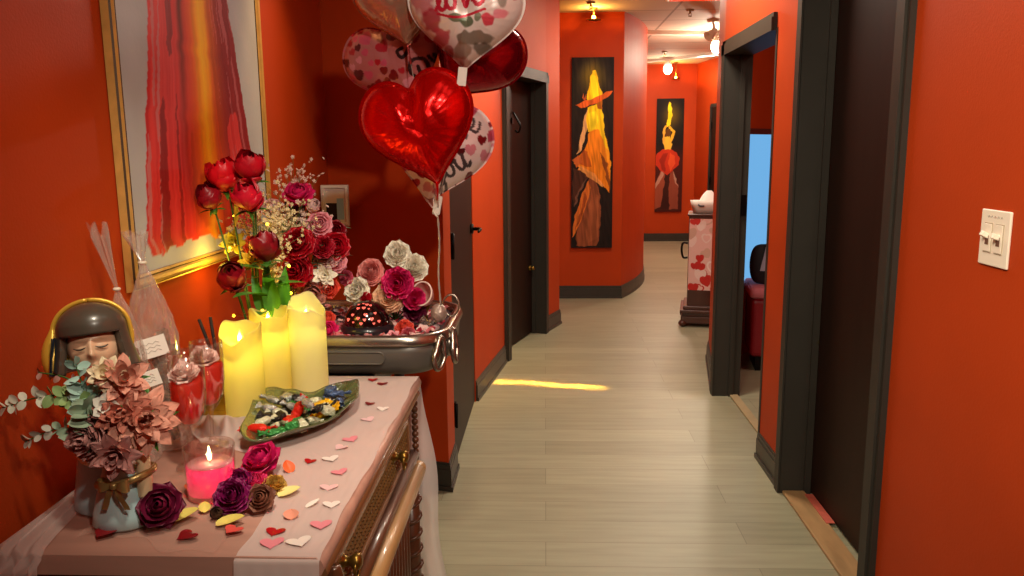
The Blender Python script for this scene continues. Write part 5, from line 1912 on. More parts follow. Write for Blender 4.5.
def bed_pt(u, v):
    x = TX0 + 0.026 + (TX1 - TX0 - 0.052) * u
    y = TY0 + 0.026 + (TY1 - TY0 - 0.052) * v
    # squeeze into the rounded corners
    for (cx, cy, sx, sy) in ((TX1 - 0.14, TY1 - 0.14, 1, 1), (TX0 + 0.14, TY1 - 0.14, -1, 1), (TX0 + 0.14, TY0 + 0.14, -1, -1), (TX1 - 0.14, TY0 + 0.14, 1, -1)):
        dx, dy = (x - cx) * sx, (y - cy) * sy
        if dx > 0 and dy > 0:
            d = math.hypot(dx, dy)
            if d > 0.113:
                x, y = cx + sx * dx * 0.113 / d, cy + sy * dy * 0.113 / d
    return (x, y, 0.934 + 0.006 * noise.noise(Vector((x * 40, y * 40, 0))))


bed.grid(bed_pt, 40, 40, mi=0)
for k in range(620):
    u, v = g.uniform(0.02, 0.98), g.uniform(0.0, 1) ** 1.6
    p = Vector(bed_pt(u, v))
    ax = (g.uniform(-.7, .7), g.uniform(-.9, .3), 1)
    Mx = frame_M(p + Vector((0, 0, 0.004 + 0.006 * g.random())), ax, g.uniform(0, 6))
    s = g.uniform(0.007, 0.014)
    bed.grid(lambda a, b_: ((a - .5) * 2 * s * math.sin(PI * min(1, .1 + .9 * b_)) ** .6, (b_ - .5) * 2 * s, 0.9 * s * ((a - .5) ** 2 + (b_ - .5) ** 2)), 4, 4, mi=1 + int(g.random() * 4), M=Mx)
bo = bed.build('petal_bed', [mat('dark_bed', '#3a1a1e', 0.8), mat('rosy_petals', '#c86a72', 0.55), mat('pale_pink_petals', '#e4b7b0', 0.55), mat('crimson_petals', '#a81f35', 0.55), mat('grey_pink_petals', '#a28587', 0.6)])
bo['kind'] = 'stuff'
tag(bo, 'mixed pink and grey petals filling the grey tub', 'petals')

# little blooms lying on the bed
M_CORAL = mat('coral_petals', '#e6523f', 0.5, vary=0.2, vscale=25)
M_RED = mat('red_rose_petals', '#bb0d22', 0.42, vary=0.2, vscale=20)
M_DRED = mat('dark_red_rose_petals', '#8c0a1a', 0.4, vary=0.25, vscale=20)
M_LPINK = mat('light_pink_petals', '#e99aa5', 0.55, vary=0.12, vscale=25)
M_PPINK = mat('pale_pink_bloom', '#eec9c4', 0.55, vary=0.1, vscale=25)
M_SALM = mat('salmon_bloom', '#f2a09a', 0.55, vary=0.12, vscale=25)
M_IVORY = mat('ivory_bloom', '#fbf3e2', 0.55, vary=0.08, vscale=25)
M_HOT = mat('fuchsia_bloom', '#dc1f68', 0.5, vary=0.2, vscale=25)
M_APR = mat('apricot_bloom', '#eebc96', 0.55, vary=0.12, vscale=25)


def tub_bloom(label, x, y, z, kind, R, m, ax, seed):
    o = bloom(kind, R, seed, frame_M((0, 0, 0), ax, seed)).build('silk_bloom', m)
    o.location = (x, y, z)
    return tag(o, label, 'flower', 'silk blooms in the grey tub')


tub_bloom('coral red silk bloom right of the dark dome in the tub', -0.440, 2.42, 0.944, 'peony', 0.030, M_CORAL, (0.2, -0.6, 0.8), 1)
tub_bloom('small pink bloom at the foot of the dome, right side', -0.462, 2.355, 0.940, 'blossom', 0.024, M_LPINK, (0, -0.7, 0.7), 2)
tub_bloom('rosy bloom in front of the coral one in the tub', -0.420, 2.375, 0.940, 'peony', 0.022, mat('rosy_bloom', '#cf5a68', 0.55, vary=0.2), (0.2, -0.6, 0.7), 3)
tub_bloom('pinkish red rose left of the dome, beside the pale candle', -0.668, 2.395, 0.945, 'rose', 0.032, M_HOT, (-0.1, -0.8, 0.5), 4)
tub_bloom('coral rose above the pinkish red one at the left of the tub', -0.682, 2.44, 0.972, 'rose', 0.026, M_CORAL, (-0.1, -0.8, 0.5), 5)
tub_bloom('cream bud at the left end of the tub beside the candle', -0.712, 2.42, 0.955, 'ranunculus', 0.018, M_IVORY, (-0.2, -0.8, 0.5), 6)
tub_bloom('light pink bloom at the right of the tub near the latch', -0.385, 2.44, 0.940, 'blossom', 0.024, M_PPINK, (0.2, -0.5, 0.8), 7)

# dome lamp with heart cut-outs
dl = thing('dome_lamp', 'glossy dark dome lamp with small glowing heart cut-outs in the tub', 'lamp', (-0.556, 2.425, 0.935))
MB().lathe([(0, 0), (0.076, 0), (0.082, 0.006), (0.083, 0.018), (0.078, 0.028), (0.072, 0.031), (0, 0.031)], n=48).build('base', mat('dark_blue_plastic', '#1c1a22', 0.3, coat=0.4), dl)
R_D = 0.072
MB().lathe([(R_D * math.cos(t), 0.030 + R_D * 1.02 * math.sin(t)) for t in np.linspace(0, PI / 2, 24)], n=56).build('dome', mat('dark_red_dome', '#1a0809', 0.12, coat=0.8), dl)
hs = MB()
g = random.Random(5)
spots = [(-0.55, 0.55), (-0.2, 0.42), (0.15, 0.58), (0.42, 0.38), (-0.38, 0.88), (0.02, 0.92), (0.35, 0.86), (0.65, 0.62), (-0.75, 0.32), (-0.05, 0.20), (0.25, 1.12), (-0.15, 1.2), (0.55, 1.05), (-0.6, 1.1), (0.75, 0.25), (0.1, 0.36), (-0.42, 0.24), (0.5, 0.18)]
for (a, e) in spots:
    n = Vector((math.sin(a) * math.cos(e), -math.cos(a) * math.cos(e), math.sin(e)))
    hx = heart_xy(20, g.uniform(0.0035, 0.0065))
    Mx = Matrix.Translation(Vector((0, 0, 0.030)) + n * (R_D * 1.01 + 0.0006)) @ n.to_track_quat('Z', 'Y').to_matrix().to_4x4()
    hs.add([(p, q, 0) for p, q in hx] + [(p, q, -0.002) for p, q in hx], [tuple(range(20))] + [(i, 20 + i, 20 + (i + 1) % 20, (i + 1) % 20) for i in range(20)], 0, False, Mx)
hs.build('heart_cutouts', mat('glowing_hearts', '#e86a60', 0.4, emit='#ff6a58', estr=0.9), dl)

# bouquet of small round blooms behind the dome
VT = (-0.50, 2.60, 0.936)
G2 = 'ranunculus bouquet in the grey tub'
for (lb, hx, kind, R, m, ax, sd_) in (
        ('ivory ranunculus at the top of the bouquet in the tub', (-0.478, 2.56, 1.160), 'peony', 0.044, M_IVORY, (0.05, -0.85, 0.4), 1),
        ('ivory ranunculus at the upper right of the tub bouquet', (-0.428, 2.56, 1.118), 'peony', 0.046, M_IVORY, (0.25, -0.85, 0.3), 2),
        ('salmon pink ranunculus at the upper left of the tub bouquet', (-0.556, 2.52, 1.110), 'ranunculus', 0.046, M_SALM, (-0.1, -0.9, 0.3), 3),
        ('ivory ranunculus just above the dark dome at its left', (-0.594, 2.49, 1.058), 'peony', 0.042, M_IVORY, (-0.15, -0.9, 0.2), 4),
        ('large fuchsia ranunculus in the middle of the tub bouquet', (-0.468, 2.50, 1.078), 'peony', 0.052, M_HOT, (0.05, -0.95, 0.2), 5),
        ('smaller fuchsia ranunculus low at the right of the tub bouquet', (-0.420, 2.50, 1.030), 'ranunculus', 0.038, M_HOT, (0.25, -0.9, 0.1), 6),
        ('apricot ranunculus right behind the dark dome', (-0.500, 2.51, 1.030), 'peony', 0.050, M_APR, (0.05, -0.95, 0.25), 7),
        ('small red bloom at the left edge above the dome', (-0.566, 2.47, 1.038), 'rose', 0.018, M_RED, (0, -0.9, 0.3), 8),
        ('dark wine bloom below the fuchsia ones at the right', (-0.425, 2.535, 0.985), 'peony', 0.038, M_BURG, (0.2, -0.9, 0.1), 9),
        ('small pink bud left of the salmon ranunculus', (-0.630, 2.49, 1.098), 'ranunculus', 0.026, mat('bud_pink', '#e0607a', 0.55), (-0.2, -0.9, 0.2), 10)):
    stem_flower('silk_ranunculus', lb, 'flower', VT, hx, ax, kind, R, m, sd_, G2, calyx=False, leaves=((0.55, sd_ * 1.1, 0.06, 0.014),) if sd_ < 7 else ())

# small footed glass cup lying tilted, with a white lip
cp = thing('glass_cup', 'small pale glass cup tipped toward the viewer at the right of the tub', 'cup', (-0.392, 2.49, 0.94))
Mc = Matrix.Translation((0.0, 0.02, 0.10)) @ Matrix.Rotation(math.radians(62), 4, 'X') @ Matrix.Rotation(math.radians(-16), 4, 'Y')
MB().lathe([(0, -0.045), (0.012, -0.043), (0.026, -0.03), (0.034, -0.008), (0.036, 0.012), (0.0345, 0.012), (0.031, -0.006), (0.023, -0.026), (0, -0.037)], n=36, M=Mc, sy=1.12).build('bowl', film('pink_glass', '#d99a94', 0.5, 0.1, spec=0.8), cp)
MB().tube([Mc @ Vector((0.0353 * math.cos(t), 0.0395 * math.sin(t), 0.012)) for t in np.linspace(0, 2 * PI, 36, endpoint=False)], 0.0028, n=8, closed=True).build('lip', mat('pale_rose_lip', '#efd3c8', 0.25), cp)
MB().tube([Mc @ Vector((0, 0, -0.044)), Mc @ Vector((0, 0, -0.06)), (0, 0.055, 0.03), (0, 0.055, 0.0)], 0.006, n=8).lathe([(0, 0), (0.024, 0), (0.022, 0.004), (0.006, 0.008), (0, 0.008)], n=24, M=Matrix.Translation((0, 0.055, 0))).build('foot', M_BRASS, cp)

# silver foil pick beside it
fk = thing('foil_bow', 'crumpled silver foil bow at the right edge of the tub', 'bow', (-0.366, 2.475, 0.938))
fb = MB()
for k in range(5):
    a = k * 1.25
    fb.grid(lambda u, v, a=a: (0.034 * math.sin(PI * u) * math.cos(a) + 0.008 * (v - .5), 0.026 * math.sin(PI * u) * math.sin(a), 0.012 + 0.022 * (1 - math.cos(2 * PI * u)) * 0.5 + 0.012 * (v - .5) + 0.003 * math.sin(u * 19)), 14, 4)
fb.ball((0, 0, 0.012), 0.010, 12, 8)
fb.build('loops', mat('silver_foil', '#c9c5bf', 0.18, metal=0.9, bump=0.5, bscale=80), fk)

# ================================================================ THE BOUQUET OF ROSES (glass vase in the tub, left)
V2 = (-0.785, 2.475, 0.936)
gv = thing('glass_vase', 'brownish glass vase of pink and red roses at the left of the tub', 'vase', V2)
MB().lathe([(0, 0), (0.045, 0), (0.050, 0.004), (0.046, 0.05), (0.044, 0.10), (0.054, 0.165), (0.051, 0.165), (0.041, 0.10), (0.042, 0.05), (0.044, 0.01), (0, 0.008)], n=40).build('glass', film('brown_glass', '#7a4a34', 0.42, 0.08, spec=0.8), gv)
VS = (-0.785, 2.475, 0.952)
G3 = 'pink and red roses in the brownish glass vase'
for (lb, hx, kind, R, m, ax, sd_) in (
        ('deep pink red rose at the very top of the brown vase bouquet', (-0.752, 2.43, 1.355), 'rose', 0.046, M_HOT, (0.1, -0.6, 0.7), 1),
        ('bright red rose at the right edge of the brown vase bouquet', (-0.648, 2.42, 1.205), 'rose', 0.044, M_RED, (0.4, -0.8, 0.3), 2),
        ('large red carnation in the middle of the brown vase bouquet', (-0.729, 2.34, 1.222), 'peony', 0.050, M_RED, (0, -0.85, 0.4), 3),
        ('red carnation below another red one, just above the vase lip', (-0.735, 2.33, 1.150), 'peony', 0.052, M_RED, (-0.1, -0.95, 0.1), 4),
        ('red carnation right of the large one in the brown vase', (-0.665, 2.36, 1.212), 'peony', 0.036, mat('cherry_petals', '#b30f2a', 0.5, vary=0.2), (0.2, -0.9, 0.3), 14),
        ('pale pink rosebud right below the topmost deep pink rose', (-0.715, 2.42, 1.325), 'rose_bud', 0.022, M_PPINK, (0.5, -0.6, 0.35), 5),
        ('light pink rose at the right, above the bright red one', (-0.690, 2.42, 1.275), 'rose', 0.038, M_LPINK, (0.3, -0.85, 0.3), 6),
        ('pale pink rose at the left of the topmost deep pink rose', (-0.835, 2.44, 1.320), 'rose', 0.032, M_PPINK, (-0.3, -0.8, 0.4), 7),
        ('dusky pink rose behind the topmost one', (-0.775, 2.46, 1.318), 'rose', 0.036, M_BURG, (0.0, -0.85, 0.3), 8),
        ('broad pale pink rose low in the centre right of the bouquet', (-0.668, 2.41, 1.180), 'peony', 0.042, M_PPINK, (0.2, -0.9, 0.3), 9),
        ('blush rose below the bright red one at the right edge', (-0.650, 2.42, 1.160), 'rose', 0.036, M_LPINK, (0.4, -0.85, 0.1), 10),
        ('white bloom under the broad pale pink rose', (-0.672, 2.39, 1.125), 'lily', 0.036, M_IVORY, (0.1, -0.95, 0.1), 11),
        ('faded pink rose hanging low in front of the vase, right side', (-0.715, 2.40, 1.075), 'peony', 0.046, mat('faded_pink', '#cf8a80', 0.55, vary=0.15), (0.2, -0.95, -0.1), 12),
        ('coral striped rose low at the right of the vase', (-0.672, 2.41, 1.085), 'rose', 0.036, M_CORAL, (0.3, -0.9, 0.0), 13),
        ('deep red rose half hidden behind the light pink one', (-0.655, 2.46, 1.250), 'rose', 0.034, M_DRED, (0.3, -0.8, 0.3), 15)):
    stem_flower('cut_rose', lb, 'flower', VS, hx, ax, kind, R, m, sd_, G3, calyx=False, leaves=((0.6, sd_ * 2.3, 0.07, 0.02), (0.75, sd_ * 1.1 + 2, 0.06, 0.018)), mleaf=mat('grey_green_leaf', '#5b6a4a', 0.55, vary=0.2) if sd_ == 1 else bpy.data.materials['grey_green_leaf'])


def gypsophila(label, base, centre, spread, n, seed, m):
    t = thing('gypsophila_spray', label, 'flower', base, group='sprays of gypsophila')
    g = random.Random(seed)
    fl, stt = MB(), MB()
    c = Vector(centre) - Vector(base)
    stt.tube([(0, 0, 0), c * 0.45, c * 0.8], 0.0014, n=5)
    for k in range(n):
        d = Vector((g.gauss(0, 1) * spread[0], g.gauss(0, 1) * spread[1], g.gauss(0, 1) * spread[2]))
        p = c + d
        if p.x + base[0] < -0.935:
            p.x = -0.935 - base[0] + abs(g.gauss(0, .02))
        r = g.uniform(0.0028, 0.0052)
        q = frame_M(p, (g.uniform(-1, 1), g.uniform(-1.4, .4), g.uniform(-.2, 1)), 0)
        for i in range(5):
            a = i * 2 * PI / 5
            fl.add([(0, 0, 0), (r * 1.2 * math.cos(a - .5), r * 1.2 * math.sin(a - .5), r * .5), (r * 1.7 * math.cos(a), r * 1.7 * math.sin(a), r * .7), (r * 1.2 * math.cos(a + .5), r * 1.2 * math.sin(a + .5), r * .5)], [(0, 1, 2, 3)], 0, False, q)
        fl.ball((0, 0, r * 0.5), r * 0.7, 6, 4, M=q)
        if k % 3 == 0:
            stt.tube([c * 0.75 + d * 0.1, c * 0.9 + d * 0.5, p], 0.0006, n=4, cap=False)
    stt.build('stems', mat('gyps_stem', '#6d7a3e', 0.6), t)
    fo = fl.build('florets', m, t)
    fo['kind'] = 'stuff'
    return t


M_GYP = mat('cream_florets', '#e9d9a8', 0.6)
M_GYPP = mat('pinkish_florets', '#e6cbbb', 0.6)

# ================================================================ RED ROSES IN A GLASS VASE WITH FAIRY LIGHTS
V1 = (-0.800, 2.165, ZT)
rv = thing('glass_vase', 'slim clear glass vase of long red roses behind the middle candle', 'vase', V1)
MB().lathe([(0, 0), (0.036, 0), (0.038, 0.004), (0.036, 0.06), (0.030, 0.12), (0.036, 0.17), (0.034, 0.17), (0.028, 0.12), (0.034, 0.06), (0.035, 0.012), (0, 0.010)], n=36).build('glass', M_GLASS, rv)
VR = (-0.800, 2.165, ZT + 0.014)
G4 = 'long-stemmed red roses in the slim vase'
for (lb, hx, R, m, ax, sd_, lv) in (
        ('dark red rose farthest left above the gold frame edge', (-0.890, 2.12, 1.345), 0.036, M_DRED, (-0.1, -0.45, 0.9), 1, ()),
        ('bright red rose behind the leftmost one, against the painting', (-0.860, 2.15, 1.392), 0.046, mat('bright_red_petals', '#d40f1e', 0.4, vary=0.15), (0.0, -0.5, 0.9), 2, ((0.8, 5.2, 0.06, 0.012),)),
        ('red rose highest of all, against the painting', (-0.782, 2.13, 1.415), 0.043, M_RED, (0.1, -0.5, 0.9), 3, ()),
        ('red rose directly below the highest one', (-0.782, 2.10, 1.345), 0.043, mat('crimson_rose', '#c8102c', 0.42, vary=0.18), (0.05, -0.6, 0.8), 4, ()),
        ('dark red rose lowest at the left, below the gold frame', (-0.838, 2.10, 1.140), 0.042, M_DRED, (0.15, -0.75, 0.65), 6, ())):
    stem_flower('red_rose', lb, 'flower', VR, hx, ax, 'rose_bud', R, m, sd_, G4, leaves=lv)
stem_flower('red_rose', 'dark red rose in front with broad green leaves under it', 'flower', VR, (-0.748, 2.105, 1.205), (0.0, -0.25, 0.97), 'rose_bud', 0.042, M_DRED, 5, G4,
            leaves=((0.45, 4.3, 0.12, 0.030), (0.58, 5.4, 0.12, 0.030), (0.70, 3.6, 0.10, 0.026), (0.75, 5.0, 0.10, 0.026), (0.35, 4.9, 0.11, 0.028), (0.5, 0.2, 0.10, 0.026)))
bl = MB()
for (x, y, z0, dx, L, W) in ((-0.745, 2.115, 1.035, -0.05, 0.17, 0.020), (-0.722, 2.125, 1.040, 0.12, 0.15, 0.022), (-0.765, 2.125, 1.03, -0.22, 0.15, 0.018), (-0.735, 2.105, 1.02, 0.02, 0.14, 0.022)):
    leaf_blade(bl, (x + 0.745, y - 2.115, z0 - 1.03), (dx, -0.12, 1.0), (0.15, -1, 0.1), L, W, droop=0.15, fold=0.35)
o = tag(bl.build('leaf_cluster', mat('broad_green_leaf', '#4b8a22', 0.45, vary=0.25, vscale=20)), 'broad upright green leaves below the front dark red rose', 'leaf')
o.location = (-0.745, 2.115, 1.03)
# wilted yellow green leaf strap beside the bright rose
yl = MB()
leaf_blade(yl, (0, 0, 0), (0.3, -0.3, 0.8), (0, -1, 0.2), 0.11, 0.008, droop=-0.3)
o = tag(yl.build('grass_blade', mat('yellow_green_blade', '#b9a83c', 0.5)), 'pale yellow blade of grass between the bright red roses', 'leaf')
o.location = (-0.83, 2.11, 1.30)
tag_ = stem_flower('orange_bloom', 'small orange bloom among the tiny cream florets', 'flower', VR, (-0.815, 2.20, 1.235), (0.1, -0.85, 0.4), 'peony', 0.030, M_ORG, 7, calyx=False)
stem_flower('yellow_bloom', 'yellow green bloom left of the small orange one', 'flower', VR, (-0.868, 2.19, 1.245), (0.0, -0.85, 0.4), 'lily', 0.034, mat('yellow_green_bloom', '#d0c236', 0.55, vary=0.2), (8), calyx=False)
stem_flower('yellow_bloom', 'flat yellow bloom right of the lowest dark rose', 'flower', VR, (-0.800, 2.14, 1.195), (0.25, -0.5, 0.8), 'lily', 0.036, mat('sunny_petals', '#e6c028', 0.55, vary=0.15), (12), calyx=False)
gypsophila('spray of gypsophila, yellow lit, behind the red roses', VR, (-0.80, 2.23, 1.275), (0.045, 0.025, 0.040), 260, 1, M_GYP)
gypsophila('spray of gypsophila between the red roses and the pink bouquet', VS, (-0.790, 2.38, 1.280), (0.045, 0.03, 0.045), 280, 2, M_GYP)
gypsophila('drooping spray of gypsophila right of the broad green leaves', VR, (-0.772, 2.24, 1.175), (0.014, 0.02, 0.055), 120, 3, M_GYP)
gypsophila('thin spray of gypsophila rising above the pink bouquet', VS, (-0.775, 2.45, 1.405), (0.045, 0.02, 0.030), 90, 4, M_GYPP)
gypsophila('spray of gypsophila in the heart of the pink bouquet', VS, (-0.745, 2.42, 1.285), (0.035, 0.02, 0.030), 110, 5, M_GYPP)

# string of fairy lights wound through the flowers
fz = thing('fairy_lights', 'fine wire string of warm fairy lights wound round the rose stems', 'string lights', V1)
wire = []
g = random.Random(4)
for k in range(46):
    t = k / 45
    a = t * 2 * PI * 4.5
    r = 0.030 + 0.065 * math.sin(PI * t * 0.9)
    x = r * math.cos(a) + g.uniform(-.01, .01)
    wire.append((max(x, -0.125), r * math.sin(a) * 0.8, 0.05 + 0.42 * t))
wl = smooth_line(wire, 4)
MB().tube(wl, 0.0009, n=5).build('wire', mat('copper_wire', '#a8762a', 0.35, metal=0.9), fz)
for k in range(6, len(wire), 3):
    MB().ball(wire[k], 0.0042, 10, 8).build('bulb', mat('fairy_bulb', '#ffe070', 0.3, emit='#ffc52a', estr=7) if k == 6 else bpy.data.materials['fairy_bulb'], fz)
lamp('fairy_glow', 'POINT', (-0.885, 2.13, 1.205), 0.6, (1.0, 0.62, 0.04), 0.03)
lamp('fairy_glow_low', 'POINT', (-0.80, 2.20, 1.12), 0.35, (1.0, 0.66, 0.08), 0.03)

# ================================================================ THE BALLOONS
M_FOIL = mat('printed_foil', '#ffffff', 0.36, metal=0.2, attr=True, bump=0.25, bscale=14)
M_REDFOIL = mat('red_foil', '#e80a08', 0.2, metal=0.7, bump=0.35, bscale=14)
M_TAIL = mat('foil_tail', '#b9484a', 0.25, metal=0.6)
M_RIB = mat('silver_ribbon', '#d8cfc4', 0.25, metal=0.6)
KNOT = Vector((-0.331, 2.45, 1.315))


def heart_r(t):
    """radius of a heart outline seen from its middle, angle t from straight up, clockwise"""
    return None


_t = np.linspace(0, 2 * PI, 400, endpoint=False)
_hx = np.stack([0.72 * np.sin(_t) ** 3 + 0.30 * np.sin(_t) - 0.03 * np.sin(3 * _t),
                (12.6 * np.cos(_t) - 2.8 * np.cos(2 * _t) - 1.5 * np.cos(3 * _t) - 0.6 * np.cos(4 * _t)) / 14.2], 1)
_hx[:, 1] += 0.10
_ang = np.arctan2(_hx[:, 0], _hx[:, 1])
_rad = np.hypot(_hx[:, 0], _hx[:, 1])
_o = np.argsort(_ang)
_ang, _rad = _ang[_o], _rad[_o]


def heart_out(t):
    r = float(np.interp((t + PI) % (2 * PI) - PI, _ang, _rad, period=2 * PI))
    return (r * math.sin(t), r * math.cos(t))


def balloon(label, loc, normal, roll, S, T, m, paint=None, tip=(0, -1), name='foil_balloon', nt=200, nr=60, tailcol=None, seed=0, SX=1.0):
    t = thing(name, label, 'balloon', loc, group='balloon bunch')
    n = Vector(normal).normalized()
    up = Vector((0, 0, 1))
    x = up.cross(n).normalized()
    y = n.cross(x)
    Mx = Matrix((x, y, n)).transposed().to_4x4() @ Matrix.Rotation(roll, 4, 'Z')
    outl = [heart_out(2 * PI * k / nt) for k in range(nt)]
    mb = MB()
    for side in (1, -1):
        vs, cols, XY = [], [], []
        for j in range(nr + 1):
            s = 1 - (1 - j / nr) ** 1.5 if False else j / nr
            for k in range(nt):
                ox, oy = outl[k]
                ss = s * (1 - 0.012 * math.sin(k * 2 * PI / nt * 46 + seed) ** 2 * s ** 6)
                xx, yy = ox * ss * S * SX, oy * ss * S
                h = T * max(0.0, 1 - s ** 2.2) ** 0.62
                an = 2 * PI * k / nt
                wr = 0.11 * S * s ** 3 * (1 - s) * (noise.noise(Vector((math.cos(an) * 9, math.sin(an) * 9, seed * 5.0 + s))) + 0.6 * noise.noise(Vector((math.cos(an) * 3, math.sin(an) * 3, seed * 2.0 + 2 * s))))
                # a heart creases from its notch down to the middle
                cre = -0.32 * T * math.exp(-(xx / (0.14 * S)) ** 2) * max(0, min(1, (yy / S + 0.1) * 1.4)) * (1 if s < 0.999 else 0)
                nz = 0.07 * S * abs(noise.noise(Vector((xx / S * 2.2, yy / S * 2.2, seed * 3.1)))) * (1 - s)
                vs.append((xx, yy, side * (h + wr + nz + cre * (h / T))))
                XY.append((xx / S, yy / S))
        fs = []
        for j in range(nr):
            for k in range(nt):
                k2 = (k + 1) % nt
                q = (j * nt + k, j * nt + k2, (j + 1) * nt + k2, (j + 1) * nt + k)
                fs.append(q)
        if paint:
            A = np.array(XY)
            cols = [tuple(c) for c in paint(A[:, 0], A[:, 1])]
        mb.add(vs, fs, 0, True, Mx, cols if paint else None)
    # seam flange
    flo = []
    for k in range(nt):
        ox, oy = outl[k]
        flo.append((ox, oy))
    sv = [(ox * S * f * SX, oy * S * f, 0.0) for f in (0.985, 1.035) for ox, oy in flo]
    mb.add(sv, [(k, (k + 1) % nt, nt + (k + 1) % nt, nt + k) for k in range(nt)], 0, True, Mx, [mb.c[nt * nr + k % nt] for k in range(2 * nt)] if paint else None)
    bo = mb.build('foil_body', m, t)
    tipw = Mx @ Vector((heart_out(PI)[0] * S * SX, heart_out(PI)[1] * S, 0))
    k = KNOT - Vector(loc)
    d = (k - tipw)
    tl = MB()
    p1 = tipw + d.normalized() * min(0.06, d.length * 0.7)
    tl.tube([tipw * 0.93, tipw + (p1 - tipw) * 0.5, p1], [0.016, 0.008, 0.010], n=10, flat=0.35)
    tl.build('neck', tailcol or M_TAIL, t)
    MB().tube(smooth_line([p1, p1.lerp(k, 0.5) + Vector((0.003, 0, -0.004)), k + Vector((0, 0, 0.004 * (seed % 4)))], 5), 0.0014, n=5).build('ribbon', M_RIB, t)
    return t, Mx


def hearts_paint(base, hearts, strokes=(), scol='#2a1a1e', sw=0.03, blot=()):
    def fn(x, y):
        C = np.zeros(x.shape + (3,)) + np.array(lin(base))
        for (bx, by, sx, sy, c, a) in blot:
            C = mixc(C, np.clip((np.exp(-((x - bx) / sx) ** 2 - ((y - by) / sy) ** 2) + 0.5 * (vnoise(x * 11, y * 11, 41) - .5) - 0.36) * 6, 0, 1), c, a)
        for (hx, hy, s, rot, c) in hearts:
            C = mixc(C, in_heart(x, y, hx, hy, s, rot) * 1.0, c)
        for st_ in strokes:
            pts = [(p.x, p.y) for p in smooth_line([(a, b, 0) for a, b in st_[0]], 5)]
            d = seg_dist(x, y, pts)
            C = mixc(C, (d < st_[1]) * 1.0, st_[2])
        return C
    return fn


gb = random.Random(8)


def scatter(n, avoid=(), cols=('#7a0d18', '#b01c2c', '#c8506a', '#8f1020', '#d88a98', '#5c0c14'), smin=0.08, smax=0.16, seed=1):
    g = random.Random(seed)
    out = []
    tries = 0
    while len(out) < n and tries < 5000:
        tries += 1
        x, y, s = g.uniform(-1, 1), g.uniform(-1.05, 0.9), g.uniform(smin, smax)
        if any(math.hypot(x - a, y - b) < s + c for a, b, c in avoid) or any(math.hypot(x - o[0], y - o[1]) < (s + o[2]) * 0.92 for o in out):
            continue
        out.append((x, y, s, g.uniform(-.6, .6), g.choice(cols)))
    return out


def T_(strokes, dx, dy, sc, rot, w, c):
    co, si = math.cos(rot), math.sin(rot)
    return [([(dx + sc * (a * co - b * si), dy + sc * (a * si + b * co)) for a, b in s], w, c) for s in strokes]


# cursive letters as pen strokes, x to the right, unit x-height
SCRIPT = {
    'l': ([[(0, .1), (.3, .5), (.55, 1.4), (.45, 1.9), (.25, 1.7), (.2, .8), (.3, .1), (.55, .05), (.75, .3)]], .75),
    'o': ([[(.5, .95), (.15, .85), (0, .4), (.2, .02), (.5, .1), (.6, .55), (.45, .92), (.6, .8), (.9, .85)]], .85),
    'v': ([[(0, .8), (.15, .95), (.3, .4), (.4, 0), (.6, .4), (.7, .9), (.8, .8), (1.0, .85)]], .9),
    'e': ([[(0, .35), (.35, .5), (.55, .8), (.35, 1.0), (.1, .75), (.08, .3), (.3, 0), (.6, .1), (.85, .4)]], .8),
    'y': ([[(0, .9), (.1, .4), (.3, .1), (.55, .3), (.7, .95)], [(.7, .95), (.6, .2), (.45, -.6), (.2, -.9), (.05, -.6), (.4, -.1), (.9, .3)]], .85),
    'u': ([[(0, .9), (.05, .35), (.25, .02), (.5, .25), (.62, .92)], [(.62, .92), (.6, .3), (.75, .02), (.95, .25)]], .9),
    'I': ([[(.0, 1.5), (.3, 1.9), (.7, 1.7), (.5, 1.0), (.35, .3), (.05, 0), (-.2, .3), (.1, .5)], [(.45, 1.8), (.9, 1.85)]], 1.2),
    'h': ([[(0, .1), (.25, .6), (.5, 1.5), (.4, 1.9), (.22, 1.6), (.2, .05)], [(.2, .5), (.45, .95), (.62, .8), (.6, .1), (.8, .2)]], .85),
    's': ([[(0, .1), (.4, .95), (.5, .8), (.35, .5), (.5, .15), (.3, -.02), (.1, .15)]], .7),
}


def script(word, dx, dy, sc, rot, w, c):
    out, x = [], 0.0
    for ch in word:
        s, adv = SCRIPT[ch]
        out += T_([[(a + x, b) for a, b in q] for q in s], dx, dy, sc, rot, w, c)
        x += adv
    return out


# 1 plain red heart in front
balloon('shiny plain red heart foil balloon in front of the bunch', (-0.364, 2.38, 1.560), (0.0, -0.97, -0.10), 0.27, 0.180, 0.085, M_REDFOIL, seed=1, nt=180, tailcol=M_REDFOIL, SX=0.88)
# 2 white with hearts and the words love you, lower right
S2 = script('love', 0.0, -0.02, 0.26, 0.70, 0.026, '#4a4044') + script('you', 0.06, -0.58, 0.27, 0.70, 0.028, '#4a4044')
balloon('white heart balloon with love you in grey script and red hearts, lower right', (-0.332, 2.52, 1.497), (0.20, -0.97, -0.05), -0.22, 0.176, 0.07, M_FOIL,
        hearts_paint('#f2dfde', scatter(70, avoid=[(0.1, .15, .12), (0.3, .32, .12), (.48, .45, .12), (.6, .6, .12), (.1, -.5, .13), (.27, -.33, .14), (0.46, -.16, .12)], smin=0.07, smax=0.13, seed=3), S2), seed=2, tailcol=mat('pale_tail', '#d8b9b4', 0.3, metal=0.4), SX=0.88)
